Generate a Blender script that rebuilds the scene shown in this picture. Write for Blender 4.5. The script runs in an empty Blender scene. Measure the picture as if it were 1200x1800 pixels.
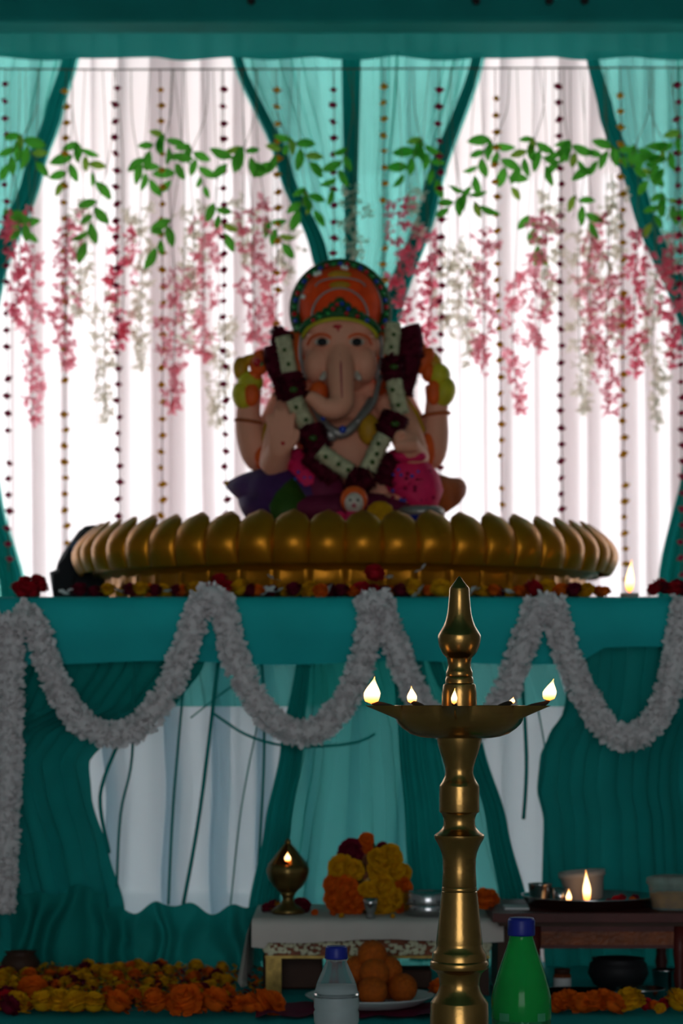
import bpy, bmesh, math, random
from mathutils import Vector, Matrix, Euler, noise
random.seed(7)
R = math.radians
PI = math.pi
scene = bpy.context.scene
col = scene.collection

# ------------------------------------------------------------------ camera
EYE = 0.55          # the photographer kneels
FPX = 4250.0        # focal length in pixels of the 1200x1800 frame (85 mm on 24 mm)
HOR = 1220.0        # pixel row of eye level
cam_d = bpy.data.cameras.new('camera')
cam = bpy.data.objects.new('camera', cam_d)
col.objects.link(cam)
cam.location = (0, 0, EYE)
cam.rotation_euler = (R(90), 0, 0)
cam_d.sensor_fit = 'HORIZONTAL'
cam_d.sensor_width = 24
cam_d.lens = 85
cam_d.shift_y = (HOR - 900) / 1200
cam_d.clip_start = 0.05
cam_d.dof.use_dof = True
cam_d.dof.focus_distance = 3.08
cam_d.dof.aperture_fstop = 7.5
scene.camera = cam

# ------------------------------------------------------------------ overcast daylight, exposure
world = bpy.data.worlds.new('overcast_sky')
scene.world = world
world.use_nodes = True
bg = world.node_tree.nodes['Background']
bg.inputs[0].default_value = (0.93, 0.965, 1.0, 1)
bg.inputs[1].default_value = 4.2

def portal(name, loc, rot, sx, sy):          # marks an opening for the sampler, gives no light of its own
    l = bpy.data.lights.new(name, 'AREA')
    l.shape = 'RECTANGLE'; l.size = sx; l.size_y = sy
    l.cycles.is_portal = True
    o = bpy.data.objects.new(name, l)
    o.location = loc; o.rotation_euler = rot
    col.objects.link(o)
portal('daylight_opening_front', (0, -1.98, 1.05), (R(90), 0, 0), 2.2, 2.1)
portal('daylight_opening_back', (0, 7.6, 1.2), (R(-90), 0, 0), 4.8, 2.4)

vs = scene.view_settings
vs.view_transform = 'Standard'
vs.look = 'None'
vs.exposure = 0.0
vs.gamma = 1.0
vs.use_curve_mapping = False
scene.cycles.use_denoising = True
scene.cycles.max_bounces = 9
scene.cycles.transparent_max_bounces = 16
scene.cycles.diffuse_bounces = 4
scene.cycles.use_adaptive_sampling = True
scene.cycles.adaptive_threshold = 0.035
scene.cycles.sample_clamp_indirect = 6.0

# ------------------------------------------------------------------ helpers
def X(px, D): return (px - 600) * D / FPX
def Z(py, D): return EYE + (HOR - py) * D / FPX
def P(px, py, D): return Vector((X(px, D), D, Z(py, D)))

def mat(name, c, rough=0.6, metal=0.0, var=0.12, nscale=30.0, spec=0.28, bump=0.0, bscale=80.0,
        transl=0.0, transp=0.0, tcol=None, trans=0.0, ior=1.45, emit=None, sheen=0.0, c2=None, coat=0.0):
    m = bpy.data.materials.new(name)
    m.use_nodes = True
    nt = m.node_tree
    N, L = nt.nodes, nt.links
    b = N['Principled BSDF']
    out = N['Material Output']
    co = N.new('ShaderNodeTexCoord')
    nz = N.new('ShaderNodeTexNoise')
    nz.inputs['Scale'].default_value = nscale
    nz.inputs['Detail'].default_value = 4
    L.new(co.outputs['Object'], nz.inputs['Vector'])
    rp = N.new('ShaderNodeValToRGB')
    rp.color_ramp.elements[0].position = 0.3
    rp.color_ramp.elements[1].position = 0.7
    if c2 is None:
        rp.color_ramp.elements[0].color = tuple(max(0, v * (1 - var)) for v in c) + (1,)
        rp.color_ramp.elements[1].color = tuple(min(1, v * (1 + var)) for v in c) + (1,)
    else:
        rp.color_ramp.elements[0].color = tuple(c) + (1,)
        rp.color_ramp.elements[1].color = tuple(c2) + (1,)
    L.new(nz.outputs['Fac'], rp.inputs['Fac'])
    L.new(rp.outputs['Color'], b.inputs['Base Color'])
    b.inputs['Roughness'].default_value = rough
    b.inputs['Metallic'].default_value = metal
    b.inputs['Specular IOR Level'].default_value = spec
    b.inputs['IOR'].default_value = ior
    b.inputs['Transmission Weight'].default_value = trans
    b.inputs['Sheen Weight'].default_value = sheen
    b.inputs['Coat Weight'].default_value = coat
    if emit:
        b.inputs['Emission Color'].default_value = tuple(emit[0]) + (1,)
        b.inputs['Emission Strength'].default_value = emit[1]
    if bump:
        n2 = N.new('ShaderNodeTexNoise'); n2.inputs['Scale'].default_value = bscale
        L.new(co.outputs['Object'], n2.inputs['Vector'])
        bp = N.new('ShaderNodeBump'); bp.inputs['Strength'].default_value = bump
        bp.inputs['Distance'].default_value = 0.004
        L.new(n2.outputs['Fac'], bp.inputs['Height'])
        L.new(bp.outputs['Normal'], b.inputs['Normal'])
    last = b.outputs['BSDF']
    if transl > 0:
        t = N.new('ShaderNodeBsdfTranslucent')
        if tcol: t.inputs['Color'].default_value = tuple(tcol) + (1,)
        else: L.new(rp.outputs['Color'], t.inputs['Color'])
        mx = N.new('ShaderNodeMixShader'); mx.inputs[0].default_value = transl
        L.new(last, mx.inputs[1]); L.new(t.outputs[0], mx.inputs[2])
        last = mx.outputs[0]
    if transp > 0:
        t = N.new('ShaderNodeBsdfTransparent')
        if tcol: t.inputs['Color'].default_value = tuple(min(1, v * 1.1 + .1) for v in tcol) + (1,)
        mx = N.new('ShaderNodeMixShader'); mx.inputs[0].default_value = transp
        L.new(last, mx.inputs[1]); L.new(t.outputs[0], mx.inputs[2])
        last = mx.outputs[0]
    L.new(last, out.inputs['Surface'])
    return m

class MB:
    """collects shapes and links them as one mesh object"""
    def __init__(s): s.v = []; s.f = []; s.m = []; s.cur = 0
    def add(s, vs, fs):
        o = len(s.v); s.v.extend([tuple(v) for v in vs])
        for f in fs: s.f.append(tuple(i + o for i in f)); s.m.append(s.cur)
        return s
    def box(s, x0, x1, y0, y1, z0, z1):
        vs = [(x, y, z) for x in (x0, x1) for y in (y0, y1) for z in (z0, z1)]
        return s.add(vs, [(0,1,3,2),(4,6,7,5),(0,4,5,1),(2,3,7,6),(0,2,6,4),(1,5,7,3)])
    def lathe(s, prof, seg=32, c=(0,0,0), cap=True, rfun=None):
        vs = []; fs = []; n = len(prof)
        for r, z in prof:
            for k in range(seg):
                a = 2*PI*k/seg
                rr = r if rfun is None else rfun(r, z, a)
                vs.append((c[0]+rr*math.cos(a), c[1]+rr*math.sin(a), c[2]+z))
        for i in range(n-1):
            for k in range(seg):
                k2 = (k+1) % seg
                fs.append((i*seg+k, i*seg+k2, (i+1)*seg+k2, (i+1)*seg+k))
        if cap:
            if prof[0][0] > 1e-5: fs.append(tuple(reversed(range(seg))))
            if prof[-1][0] > 1e-5: fs.append(tuple((n-1)*seg+k for k in range(seg)))
        return s.add(vs, fs)
    def ell(s, c, r, seg=20, rings=12, rot=None):
        vs = []; fs = []
        M = rot.to_matrix() if rot else Matrix.Identity(3)
        c = Vector(c)
        if not hasattr(r, '__len__'): r = (r, r, r)
        vs.append(c + M @ Vector((0, 0, -r[2])))
        for i in range(1, rings):
            t = -PI/2 + PI*i/rings
            for k in range(seg):
                a = 2*PI*k/seg
                vs.append(c + M @ Vector((r[0]*math.cos(t)*math.cos(a), r[1]*math.cos(t)*math.sin(a), r[2]*math.sin(t))))
        vs.append(c + M @ Vector((0, 0, r[2])))
        top = len(vs)-1
        for k in range(seg):
            k2 = (k+1) % seg
            fs.append((0, 1+k2, 1+k))
            for i in range(rings-2):
                a = 1+i*seg
                fs.append((a+k, a+k2, a+seg+k2, a+seg+k))
            a = 1+(rings-2)*seg
            fs.append((a+k, a+k2, top))
        return s.add(vs, fs)
    def tube(s, pts, rad, seg=12, cap=True, sub=1, flat=1.0):
        pts = [Vector(p) for p in pts]
        if not hasattr(rad, '__len__'): rad = [rad]*len(pts)
        if sub > 1:
            np_, nr = [], []
            n = len(pts)
            for i in range(n-1):
                p0 = pts[max(i-1,0)]; p1 = pts[i]; p2 = pts[i+1]; p3 = pts[min(i+2,n-1)]
                for j in range(sub):
                    t = j/sub
                    np_.append(0.5*((2*p1)+(p2-p0)*t+(2*p0-5*p1+4*p2-p3)*t*t+(3*p1-p0-3*p2+p3)*t**3))
                    nr.append(rad[i]*(1-t)+rad[i+1]*t)
            np_.append(pts[-1]); nr.append(rad[-1])
            pts, rad = np_, nr
        n = len(pts); vs = []; fs = []
        ref = None
        for i, p in enumerate(pts):
            d = (pts[min(i+1,n-1)] - pts[max(i-1,0)])
            if d.length < 1e-9: d = Vector((0,0,1))
            d.normalize()
            if ref is None:
                ref = Vector((0,1,0)) if abs(d.y) < 0.9 else Vector((1,0,0))
            a = (ref - d*ref.dot(d)).normalized(); ref = a
            b = d.cross(a)
            for k in range(seg):
                t = 2*PI*k/seg
                vs.append(p + (a*math.cos(t)*flat + b*math.sin(t))*rad[i])
        for i in range(n-1):
            for k in range(seg):
                k2 = (k+1) % seg
                fs.append((i*seg+k, i*seg+k2, (i+1)*seg+k2, (i+1)*seg+k))
        if cap:
            fs.append(tuple(reversed(range(seg)))); fs.append(tuple((n-1)*seg+k for k in range(seg)))
        return s.add(vs, fs)
    def mesh(s, name, mats, smooth=True):
        me = bpy.data.meshes.new(name)
        me.from_pydata(s.v, [], s.f)
        if not isinstance(mats, (list, tuple)): mats = [mats]
        for m in mats: me.materials.append(m)
        if len(mats) > 1: me.polygons.foreach_set('material_index', s.m)
        if smooth: me.polygons.foreach_set('use_smooth', [True]*len(me.polygons))
        me.update()
        return me
    def build(s, name, mats, parent=None, smooth=True, loc=None, sharp=None):
        o = obj(name, s.mesh(name, mats, smooth), parent)
        if sharp:
            o.data.set_sharp_from_angle(angle=R(sharp))
        if loc is not None: o.location = loc
        return o

def obj(name, me, parent=None):
    o = bpy.data.objects.new(name, me)
    col.objects.link(o)
    o.parent = parent
    return o
def tag(o, label, cat, group=None, kind=None):
    if label: o['label'] = label
    if cat: o['category'] = cat
    if group: o['group'] = group
    if kind: o['kind'] = kind
    return o
def thing(name, label, cat, loc=(0,0,0), group=None, kind=None):
    o = bpy.data.objects.new(name, None)
    o.empty_display_size = 0.05
    col.objects.link(o)
    o.location = loc
    return tag(o, label, cat, group, kind)
def struct(o):
    o['kind'] = 'structure'; return o
def bevel(o, w=0.004, seg=2):
    b = o.modifiers.new('bevel', 'BEVEL'); b.width = w; b.segments = seg; b.limit_method = 'ANGLE'
    return o
def lerp_poly(poly, v):
    """poly: list of (v, x) sorted by v"""
    if v <= poly[0][0]: return poly[0][1]
    for (a, xa), (b, xb) in zip(poly, poly[1:]):
        if v <= b:
            t = (v-a)/(b-a); t = t*t*(3-2*t)*0.5 + t*0.5
            return xa + (xb-xa)*t
    return poly[-1][1]

def cloth(left, right, ytop, ybot, D, nf, amp, nu=None, nv=40, over=0.0, over1=0.0, seed=0, lean=0.0, wob=0.0, bot=None, top=None):
    """a hanging cloth between two edge lines (pixel rows at distance D), gathered into nf folds.
    over>0 makes folds overlap themselves (S-folds)."""
    nu = nu or max(12, int(nf*12))
    rng = random.Random(seed)
    # irregular fold phases
    w = [0.6+0.8*rng.random() for _ in range(int(math.ceil(nf))+1)]
    am = [0.5+0.9*rng.random() for _ in w]
    tot = sum(w); cum = [0]
    for q in w: cum.append(cum[-1]+q/tot)
    def ph(u):
        for i in range(len(w)):
            if u <= cum[i+1] or i == len(w)-1:
                t = (u-cum[i])/(cum[i+1]-cum[i])
                return i+t, am[i]*(1-t)+am[(i+1) % len(am)]*t
    vs = []; fs = []
    for j in range(nv+1):
        v = j/nv
        for i in range(nu+1):
            u = i/nu
            t, a = ph(u)
            yt = ytop if top is None else top(u)
            yb = ybot if bot is None else bot(u)
            py = yt + (yb-yt)*v
            xl = lerp_poly(left, py); xr = lerp_poly(right, py)
            wv = wob*noise.noise(Vector((u*7+seed, v*2.2, seed*3.1)))
            ang = 2*PI*(t+wv)
            px = xl + (xr-xl)*u
            dx = over*a*math.sin(2*ang+0.4)*0.5*(xr-xl)/max(nf,1)/6.28
            dx += over1*a*math.sin(ang+1.1)*(xr-xl)/max(nf,1)/6.28
            aa = amp*a*min(1.0, 0.5+0.5*min(1, v*4))
            p = P(px + dx, py, D)
            p.y += aa*math.sin(ang) + lean*v + 0.3*amp*noise.noise(Vector((u*9, v*1.5, seed)))
            vs.append(p)
    for j in range(nv):
        for i in range(nu):
            a = j*(nu+1)+i
            fs.append((a, a+1, a+nu+2, a+nu+1))
    return MB().add(vs, fs)

NTH = ['first','second','third','fourth','fifth','sixth','seventh','eighth','ninth','tenth'] + ['%dth' % k for k in range(11,21)] + ['21st','22nd','23rd'] + ['%dth' % k for k in range(24,31)] + ['31st','32nd','33rd'] + ['%dth' % k for k in range(34,41)]
# ------------------------------------------------------------------ materials
TEAL = (0.012, 0.40, 0.36)
M = {}
M['curtain'] = mat('white_curtain_cloth', (0.86, 0.82, 0.82), .9, transl=.60, tcol=(.93,.87,.88), transp=.06, var=.03, nscale=6, spec=.1)
M['sheer'] = mat('sheer_teal_cloth', TEAL, .85, transl=.66, tcol=(.20,.72,.65), transp=.40, var=.08, nscale=8, spec=.15)
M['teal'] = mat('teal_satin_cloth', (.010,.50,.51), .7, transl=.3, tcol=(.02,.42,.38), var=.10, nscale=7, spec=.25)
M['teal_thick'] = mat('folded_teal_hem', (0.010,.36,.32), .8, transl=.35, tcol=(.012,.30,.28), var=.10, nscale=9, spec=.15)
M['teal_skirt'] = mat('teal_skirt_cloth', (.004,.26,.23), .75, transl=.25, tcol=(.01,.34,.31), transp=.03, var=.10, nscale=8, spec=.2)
M['valance'] = mat('valance_cloth', (0.010,.30,.27), .85, transl=.42, tcol=(.02,.25,.225), transp=.06, var=.10, nscale=6, spec=.15)
M['teal_beam'] = mat('dark_teal_wrap', (0.012,.24,.22), .85, var=.12, nscale=5, spec=.1)
M['white_skirt'] = mat('white_sheet_cloth', (.82,.86,.90), .9, transl=.85, transp=.06, tcol=(.80,.93,1.0), var=.03, nscale=9, spec=.1)
M['tablecloth'] = mat('white_cotton', (.58,.51,.47), .9, var=.06, nscale=14, spec=.1)
M['white_petal'] = mat('white_petals', (.80,.76,.77), .8, transl=.25, var=.06, nscale=40, spec=.1)
M['gold'] = mat('gold_paint', (.48,.175,.004), .37, metal=.6, var=.18, nscale=14, bump=.15, bscale=60)
M['brass'] = mat('polished_brass', (.35,.195,.058), .27, metal=1.0, var=.14, nscale=22, bump=.05, bscale=140)
M['brass_dark'] = mat('aged_brass', (.20,.125,.04), .38, metal=.9, var=.25, nscale=40, bump=.1)
M['steel'] = mat('stainless_steel', (.42,.42,.43), .22, metal=1.0, var=.08)
M['string'] = mat('thread', (.10,.07,.04), .9)
M['maroon'] = mat('maroon_bead', (.42,.012,.07), .7, transl=.45, var=.2, nscale=60)
M['amber'] = mat('amber_bead', (.80,.46,.02), .7, transl=.55, var=.2, nscale=60)
M['pinkb'] = mat('pink_blossom', (.80,.24,.30), .8, transl=.85, tcol=(.99,.46,.53), transp=.30, var=.18, nscale=25, spec=.1)
M['roseb'] = mat('deep_pink_blossom', (.66,.10,.18), .8, transl=.8, tcol=(.97,.26,.36), transp=.24, var=.18, nscale=25, spec=.1)
M['creamb'] = mat('cream_blossom', (.80,.76,.66), .8, transl=.80, tcol=(.88,.84,.74), transp=.25, var=.1, nscale=25, spec=.1)
M['jasmine'] = mat('jasmine_buds', (.50,.47,.29), .8, var=.25, nscale=70, spec=.1)
M['garland_rose'] = mat('dark_garland_rose', (.075,.003,.013), .8, var=.3, nscale=60, spec=.1)
M['leaf'] = mat('green_leaf', (.04,.24,.025), .5, transl=.6, tcol=(.12,.55,.05), var=.25, nscale=18)
M['leaf2'] = mat('light_green_leaf', (.16,.34,.03), .5, transl=.5, tcol=(.34,.58,.07), var=.2, nscale=18)
M['leafdark'] = mat('betel_leaf', (.035,.085,.008), .35, var=.25, nscale=18)
M['vine'] = mat('vine_stem', (.16,.17,.09), .8)
M['yellow'] = mat('yellow_marigold', (.66,.31,.004), .8, transl=.2, var=.18, nscale=60, spec=.15)
M['orange'] = mat('orange_marigold', (.68,.11,.004), .8, transl=.2, var=.2, nscale=60, spec=.15)
M['rose'] = mat('maroon_rose', (.13,.004,.018), .75, transl=.15, var=.25, nscale=60, spec=.15)
M['red'] = mat('red_rose', (.38,.006,.015), .75, transl=.15, var=.25, nscale=60, spec=.15)
M['skin'] = mat('painted_clay_skin', (.78,.33,.21), .6, var=.06, nscale=7)
M['tusk'] = mat('white_paint', (.58,.50,.42), .5)
M['orange_paint'] = mat('orange_paint', (.75,.10,.012), .55, var=.15, nscale=25)
M['crown'] = mat('orange_turban', (.95,.065,.004), .7, var=.2, nscale=35)
M['green_rim'] = mat('green_tinsel', (.010,.085,.02), .5, var=.35, nscale=70, bump=.6, bscale=200)
M['gem_red'] = mat('red_gem', (.55,.01,.02), .15, coat=.5)
M['gem_blue'] = mat('blue_gem', (.02,.06,.42), .15, coat=.5)
M['gem_green'] = mat('green_gem', (.02,.30,.06), .15, coat=.5)
M['gem_clear'] = mat('clear_gem', (.75,.80,.70), .08, coat=1.0)
M['silver'] = mat('silver_braid', (.30,.27,.25), .45, metal=.6)
M['gold_cloth'] = mat('gold_cloth', (.50,.24,.01), .5, var=.25, nscale=30)
M['lime_cloth'] = mat('lime_yellow_cloth', (.50,.42,.02), .55, var=.25, nscale=25)
M['pink_cloth'] = mat('pink_dotted_cloth', (.70,.015,.10), .6, var=.1)
M['purple_cloth'] = mat('purple_cloth', (.055,.014,.09), .6, var=.3, nscale=20)
M['rust_cloth'] = mat('rust_cloth', (.42,.09,.02), .6, var=.3, nscale=20)
M['maroon_cloth'] = mat('maroon_cloth', (.15,.008,.04), .7, var=.25, nscale=16)
M['black'] = mat('black_matte', (.012,.012,.014), .6)
M['black_cloth'] = mat('black_bag_cloth', (.014,.014,.017), .75, bump=.3, bscale=40)
M['blue_patch'] = mat('blue_patch', (.01,.06,.14), .5)
M['blue_cap'] = mat('blue_plastic', (.012,.02,.22), .4)
M['pet'] = mat('clear_bottle_plastic', (.90,.94,.95), .16, trans=.92, ior=1.12, var=.02)
M['water'] = mat('cloudy_water', (.55,.62,.63), .3, trans=.55, ior=1.2, var=.05)
M['greenpet'] = mat('green_bottle_plastic', (.02,.50,.09), .10, trans=.55, ior=1.2, var=.05, spec=.6)
M['greenliq'] = mat('green_tinted_drink', (.008,.34,.05), .2, trans=.35, ior=1.2, var=.08)
M['labelg'] = mat('green_bottle_label', (.015,.17,.06), .5, var=.4, nscale=90)
M['print'] = mat('pale_print', (.045,.26,.12), .6)
M['wood'] = mat('red_brown_wood', (.075,.010,.007), .45, var=.3, nscale=12, bump=.1)
M['wood_rail'] = mat('carved_orange_wood', (.19,.042,.008), .45, var=.4, nscale=30, bump=.4, bscale=120)
M['wood_dark'] = mat('dark_brown_wood', (.045,.018,.010), .6, var=.3, nscale=12)
M['laddu'] = mat('orange_sweet', (.44,.085,.003), .7, var=.22, nscale=140, bump=.7, bscale=300)
M['white_plastic'] = mat('white_plastic_tub', (.52,.44,.40), .45, transl=.2, var=.04)
M['paper'] = mat('white_paper', (.62,.62,.62), .8, var=.04)
M['clear'] = mat('clear_tub', (.62,.60,.55), .2, trans=.75, ior=1.15, var=.05)
M['wall'] = mat('plaster', (.34,.36,.36), .9, var=.08, nscale=3)
M['floor'] = mat('stone_floor', (.50,.49,.47), .5, var=.15, nscale=4)
M['ceil'] = mat('canopy_cloth', (.05,.22,.20), .9, var=.1, nscale=4)
M['ground'] = mat('outdoor_paving', (.55,.52,.48), .9, var=.12, nscale=3)
M['shade_roof'] = mat('warm_bounce_roof', (.62,.40,.35), .9, var=.05, nscale=3)  # added roof slab, tinted to bounce warm light onto the curtain top
M['wick'] = mat('charred_wick', (.02,.015,.01), .9)
M['terracotta'] = mat('terracotta', (.22,.07,.03), .8)
M['trimgold'] = mat('gold_foil_trim', (.24,.16,.04), .3, metal=.6, var=.3, nscale=90)
M['trimwhite'] = mat('white_stone_trim', (.62,.60,.42), .5, var=.2, nscale=90)

def flame_mat(name, strength):
    m = bpy.data.materials.new(name); m.use_nodes = True
    nt = m.node_tree; N, L = nt.nodes, nt.links
    N.remove(N['Principled BSDF'])
    co = N.new('ShaderNodeTexCoord'); sp = N.new('ShaderNodeSeparateXYZ')
    L.new(co.outputs['Generated'], sp.inputs[0])
    rp = N.new('ShaderNodeValToRGB')
    e = rp.color_ramp.elements
    e[0].position = 0.0; e[0].color = (1.0, .15, .015, 1)
    e[1].position = 1.0; e[1].color = (1.0, .34, .06, 1)
    for p, c in ((.14, (1.0, .30, .06, 1)), (.32, (1.0, .62, .27, 1)), (.74, (1.0, .62, .27, 1)), (.90, (1.0, .46, .13, 1))):
        q = e.new(p); q.color = c
    L.new(sp.outputs['Z'], rp.inputs['Fac'])
    em = N.new('ShaderNodeEmission'); em.inputs['Strength'].default_value = strength
    L.new(rp.outputs['Color'], em.inputs['Color'])
    L.new(em.outputs[0], N['Material Output'].inputs['Surface'])
    return m
M['flame'] = flame_mat('oil_flame', 4.2)

# ------------------------------------------------------------------ the hall
def plane_box(name, m, *a):
    return struct(MB().box(*a).build(name, m, smooth=False))
plane_box('floor', M['floor'], -2.4, 2.4, -2.0, 7.0, -0.1, 0.0)
plane_box('ground_outside', M['ground'], -6, 6, 7.0, 14, -0.12, -0.02)['kind'] = 'structure'
plane_box('ceiling', M['ceil'], -2.4, 2.4, -2.0, 6.9, 2.62, 2.7)
plane_box('wall_left', M['wall'], -2.5, -2.4, -2.0, 6.9, 0, 2.7)
plane_box('wall_right', M['wall'], 2.4, 2.5, -2.0, 6.9, 0, 2.7)
fw = MB(); fw.box(-2.5, -1.1, -2.1, -2.0, 0, 2.7); fw.box(1.1, 2.5, -2.1, -2.0, 0, 2.7); fw.box(-1.1, 1.1, -2.1, -2.0, 2.1, 2.7)   # wide doorway behind the camera
struct(fw.build('wall_front', M['wall'], smooth=False))
plane_box('added_shade_roof_1', M['shade_roof'], -2.6, 2.6, 6.9, 8.7, 2.42, 2.5)          # added unseen roof slab, sized to dim the top of the curtain
struct(bpy.data.objects['ground_outside'])

# back curtain, in pleated widths that overlap a little
cur = thing('back_curtain', 'tall pleated white backdrop curtain glowing with daylight from behind', 'curtain', (0, 0, 0))
widths = [(-470, -120), (-130, 205), (195, 545), (535, 880), (870, 1215), (1205, 1620)]
for i, (a, b) in enumerate(widths):
    D = 6.72 + (0.03 if i % 2 else 0)
    c = cloth([(60, a), (1650, a-6)], [(60, b), (1650, b+10)], 60, 1560, D, 5.5, 0.012, nu=180, nv=24, over1=2.3, seed=20+i, wob=.14)
    o = c.build('curtain_width', M['curtain'], cur)

# teal drapes tied back over the white curtain
def drape(label, left, right, hems, seed, nf):
    t = thing('tied_drape', label, 'drape', (0, 0, 0), 'teal drapes in front of the white curtain')
    D = 6.56
    cloth(left, right, 92, 1560, D, nf, .03, nu=int(nf*14), nv=60, over=1.2, seed=seed, wob=.22).build('panel', M['sheer'], t)
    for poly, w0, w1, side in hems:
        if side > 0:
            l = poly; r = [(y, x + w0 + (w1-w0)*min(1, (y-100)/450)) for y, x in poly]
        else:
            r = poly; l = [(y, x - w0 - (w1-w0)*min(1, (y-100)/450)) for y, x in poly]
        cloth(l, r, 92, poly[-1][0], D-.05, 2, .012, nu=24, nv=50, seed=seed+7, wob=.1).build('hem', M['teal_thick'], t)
    return t
cl = [(92, 408), (300, 490), (440, 545), (560, 585), (700, 604), (900, 560), (1560, 500)]
cr = [(92, 848), (350, 770), (560, 704), (640, 660), (700, 640), (900, 700), (1560, 760)]
mid = [(92, 600), (450, 606), (600, 614), (700, 618)]
drape('middle teal sheer drape gathered behind the elephant-headed idol', cl, cr,
      [(cl[:5], 16, 34, 1), (cr[:5], 18, 40, -1), (mid, 34, 16, 1)], 3, 9)
lr = [(92, 137), (200, 108), (300, 75), (500, 4), (640, -28), (720, -30), (880, 2), (1030, 42), (1560, 80)]
ll = [(92, -330), (640, -75), (720, -75), (1560, -330)]
drape('left teal sheer drape tied back beyond the left edge', ll, lr, [(lr, 26, 42, -1)], 5, 9)
rl = [(92, 1028), (200, 1052), (350, 1106), (590, 1198), (680, 1226), (740, 1226), (800, 1203), (1010, 1157), (1560, 1110)]
rr = [(92, 1520), (680, 1275), (740, 1275), (1560, 1530)]
drape('right teal sheer drape tied back beyond the right edge', rl, rr, [(rl, 22, 46, 1)], 11, 9)

# valance and wrapped beam across the top
va = cloth([(0, -420), (200, -420)], [(0, 1620), (200, 1620)], 10, 102, 6.42, 10, .012, nu=220, nv=6, seed=31,
           bot=lambda u: 101 + 3.5*abs(math.sin(u*46)))
tag(va.build('valance', M['valance']), 'teal sheer valance strip across the top of the backdrop', 'valance')
bm_ = MB()
zb = Z(49, 6.2)
bm_.box(-2.35, 2.35, 6.14, 6.26, zb, zb+.22)
tag(bevel(bm_.build('wrapped_beam', M['teal_beam'], smooth=False), .012), 'dark teal cloth-wrapped beam along the top of the picture', 'beam')
for px, lab in ((441, 'leftmost black clip at the top edge'), (837, 'black clip at the top edge above the right white opening'),
                (966, 'second black clip from the right at the top edge'), (1028, 'rightmost black clip at the top edge')):
    c = MB(); c.tube([(0,0,.05),(0,0,.015)], .006, 8); c.ell((0,0,.008), (.011,.011,.012), 10, 8)
    tag(c.build('black_clip', M['black'], loc=(X(px, 6.1), 6.115, Z(5, 6.1)+.004)), lab, 'clip', 'black clips on the beam')

# hanging wire
WZ = Z(121, 6.38)
w = MB(); w.tube([(-1.6, 6.38, WZ+.004), (-.6, 6.38, WZ-.002), (0, 6.38, WZ), (.7, 6.38, WZ+.003), (1.6, 6.38, WZ+.004)], .0022, 6)
tag(w.build('hanging_wire', M['string']), 'thin wire stretched below the valance that carries the strings', 'wire')

# ------------------------------------------------------------------ altar table
AL = 4.86   # front face
AT = Z(1046, 4.80)
at = thing('altar_table', 'long altar table under teal cloth carrying the golden lotus base', 'table', (0, 5.5, 0))
def child_world(mb, name, m, parent, smooth=True):
    o = mb.build(name, m, parent, smooth)
    o.matrix_parent_inverse = Matrix.Translation(-Vector(parent.location))
    return o
top = MB().box(-1.15, 1.15, 4.92, 6.22, AT-.04, AT-.006)
child_world(top, 'table_top', M['wood_dark'], at, False)
for x in (-1.05, 1.05):
    for y in (5.0, 6.12):
        child_world(MB().box(x-.03, x+.03, y-.03, y+.03, 0, AT-.04), 'leg', M['wood_dark'], at, False)
# cloth over the top with a hanging front band
vs = []; fs = []
nu, prof = 120, []
for y in (6.24, 5.9, 5.5, 5.1, 4.90): prof.append((y, AT))
prof += [(4.86, AT-.001), (4.815, AT-.004), (4.80, AT-.012)]
for k in range(1, 8): prof.append((4.797, AT-.012-k*.0175))
for (y, z) in prof:
    for i in range(nu+1):
        u = i/nu; x = -1.2+2.4*u
        dz = 0; dy = 0
        if y < 4.80:
            t = (AT-.012-z)/.1225
            dy = -.008*t*(0.5+noise.noise(Vector((x*5, t, 3)))) + .006*math.sin(x*24+2*math.sin(x*7))*t
            dz = t*(.004*math.sin(x*13)+ (.028 if x > .47 else 0)*min(1, (x-.47)/.05 if x > .47 else 0))
        vs.append((x, y+dy, z+dz))
for j in range(len(prof)-1):
    for i in range(nu):
        a = j*(nu+1)+i; fs.append((a, a+1, a+nu+2, a+nu+1))
tag(MB().add(vs, fs).build('altar_cloth', M['teal']), 'teal satin cloth covering the altar top and hanging over its front', 'cloth')

# skirts
sk = cloth([(1100, -460), (1700, -460)], [(1100, 1660), (1700, 1660)], 1120, 1640, 4.93, 25, .012, nu=420, nv=24, seed=51, wob=.25, over1=2.0)
tag(sk.build('white_skirt', M['white_skirt']), 'white gathered sheet hanging behind the teal altar skirt', 'cloth')
th = cloth([(1100, -260), (1300, -260)], [(1100, 960), (1300, 1010)], 1130, 1242, 4.885, 24, .008, nu=260, nv=8, seed=52, over=1.0)
tag(th.build('sheer_swag', M['sheer']), 'thin sheer teal strip hanging just below the altar cloth', 'cloth')
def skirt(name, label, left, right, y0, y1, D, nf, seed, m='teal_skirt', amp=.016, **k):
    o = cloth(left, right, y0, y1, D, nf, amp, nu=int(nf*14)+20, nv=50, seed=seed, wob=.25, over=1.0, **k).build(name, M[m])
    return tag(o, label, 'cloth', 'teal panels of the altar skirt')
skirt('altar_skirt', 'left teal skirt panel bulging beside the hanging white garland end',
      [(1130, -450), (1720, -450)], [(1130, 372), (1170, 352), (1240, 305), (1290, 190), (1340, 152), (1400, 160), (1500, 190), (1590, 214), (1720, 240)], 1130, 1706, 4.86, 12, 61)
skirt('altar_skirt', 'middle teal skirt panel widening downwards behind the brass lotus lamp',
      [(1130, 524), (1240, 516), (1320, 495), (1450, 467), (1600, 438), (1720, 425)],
      [(1130, 775), (1240, 815), (1300, 845), (1450, 890), (1600, 928), (1720, 950)], 1130, 1706, 4.86, 8, 62, 'sheer')
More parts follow.
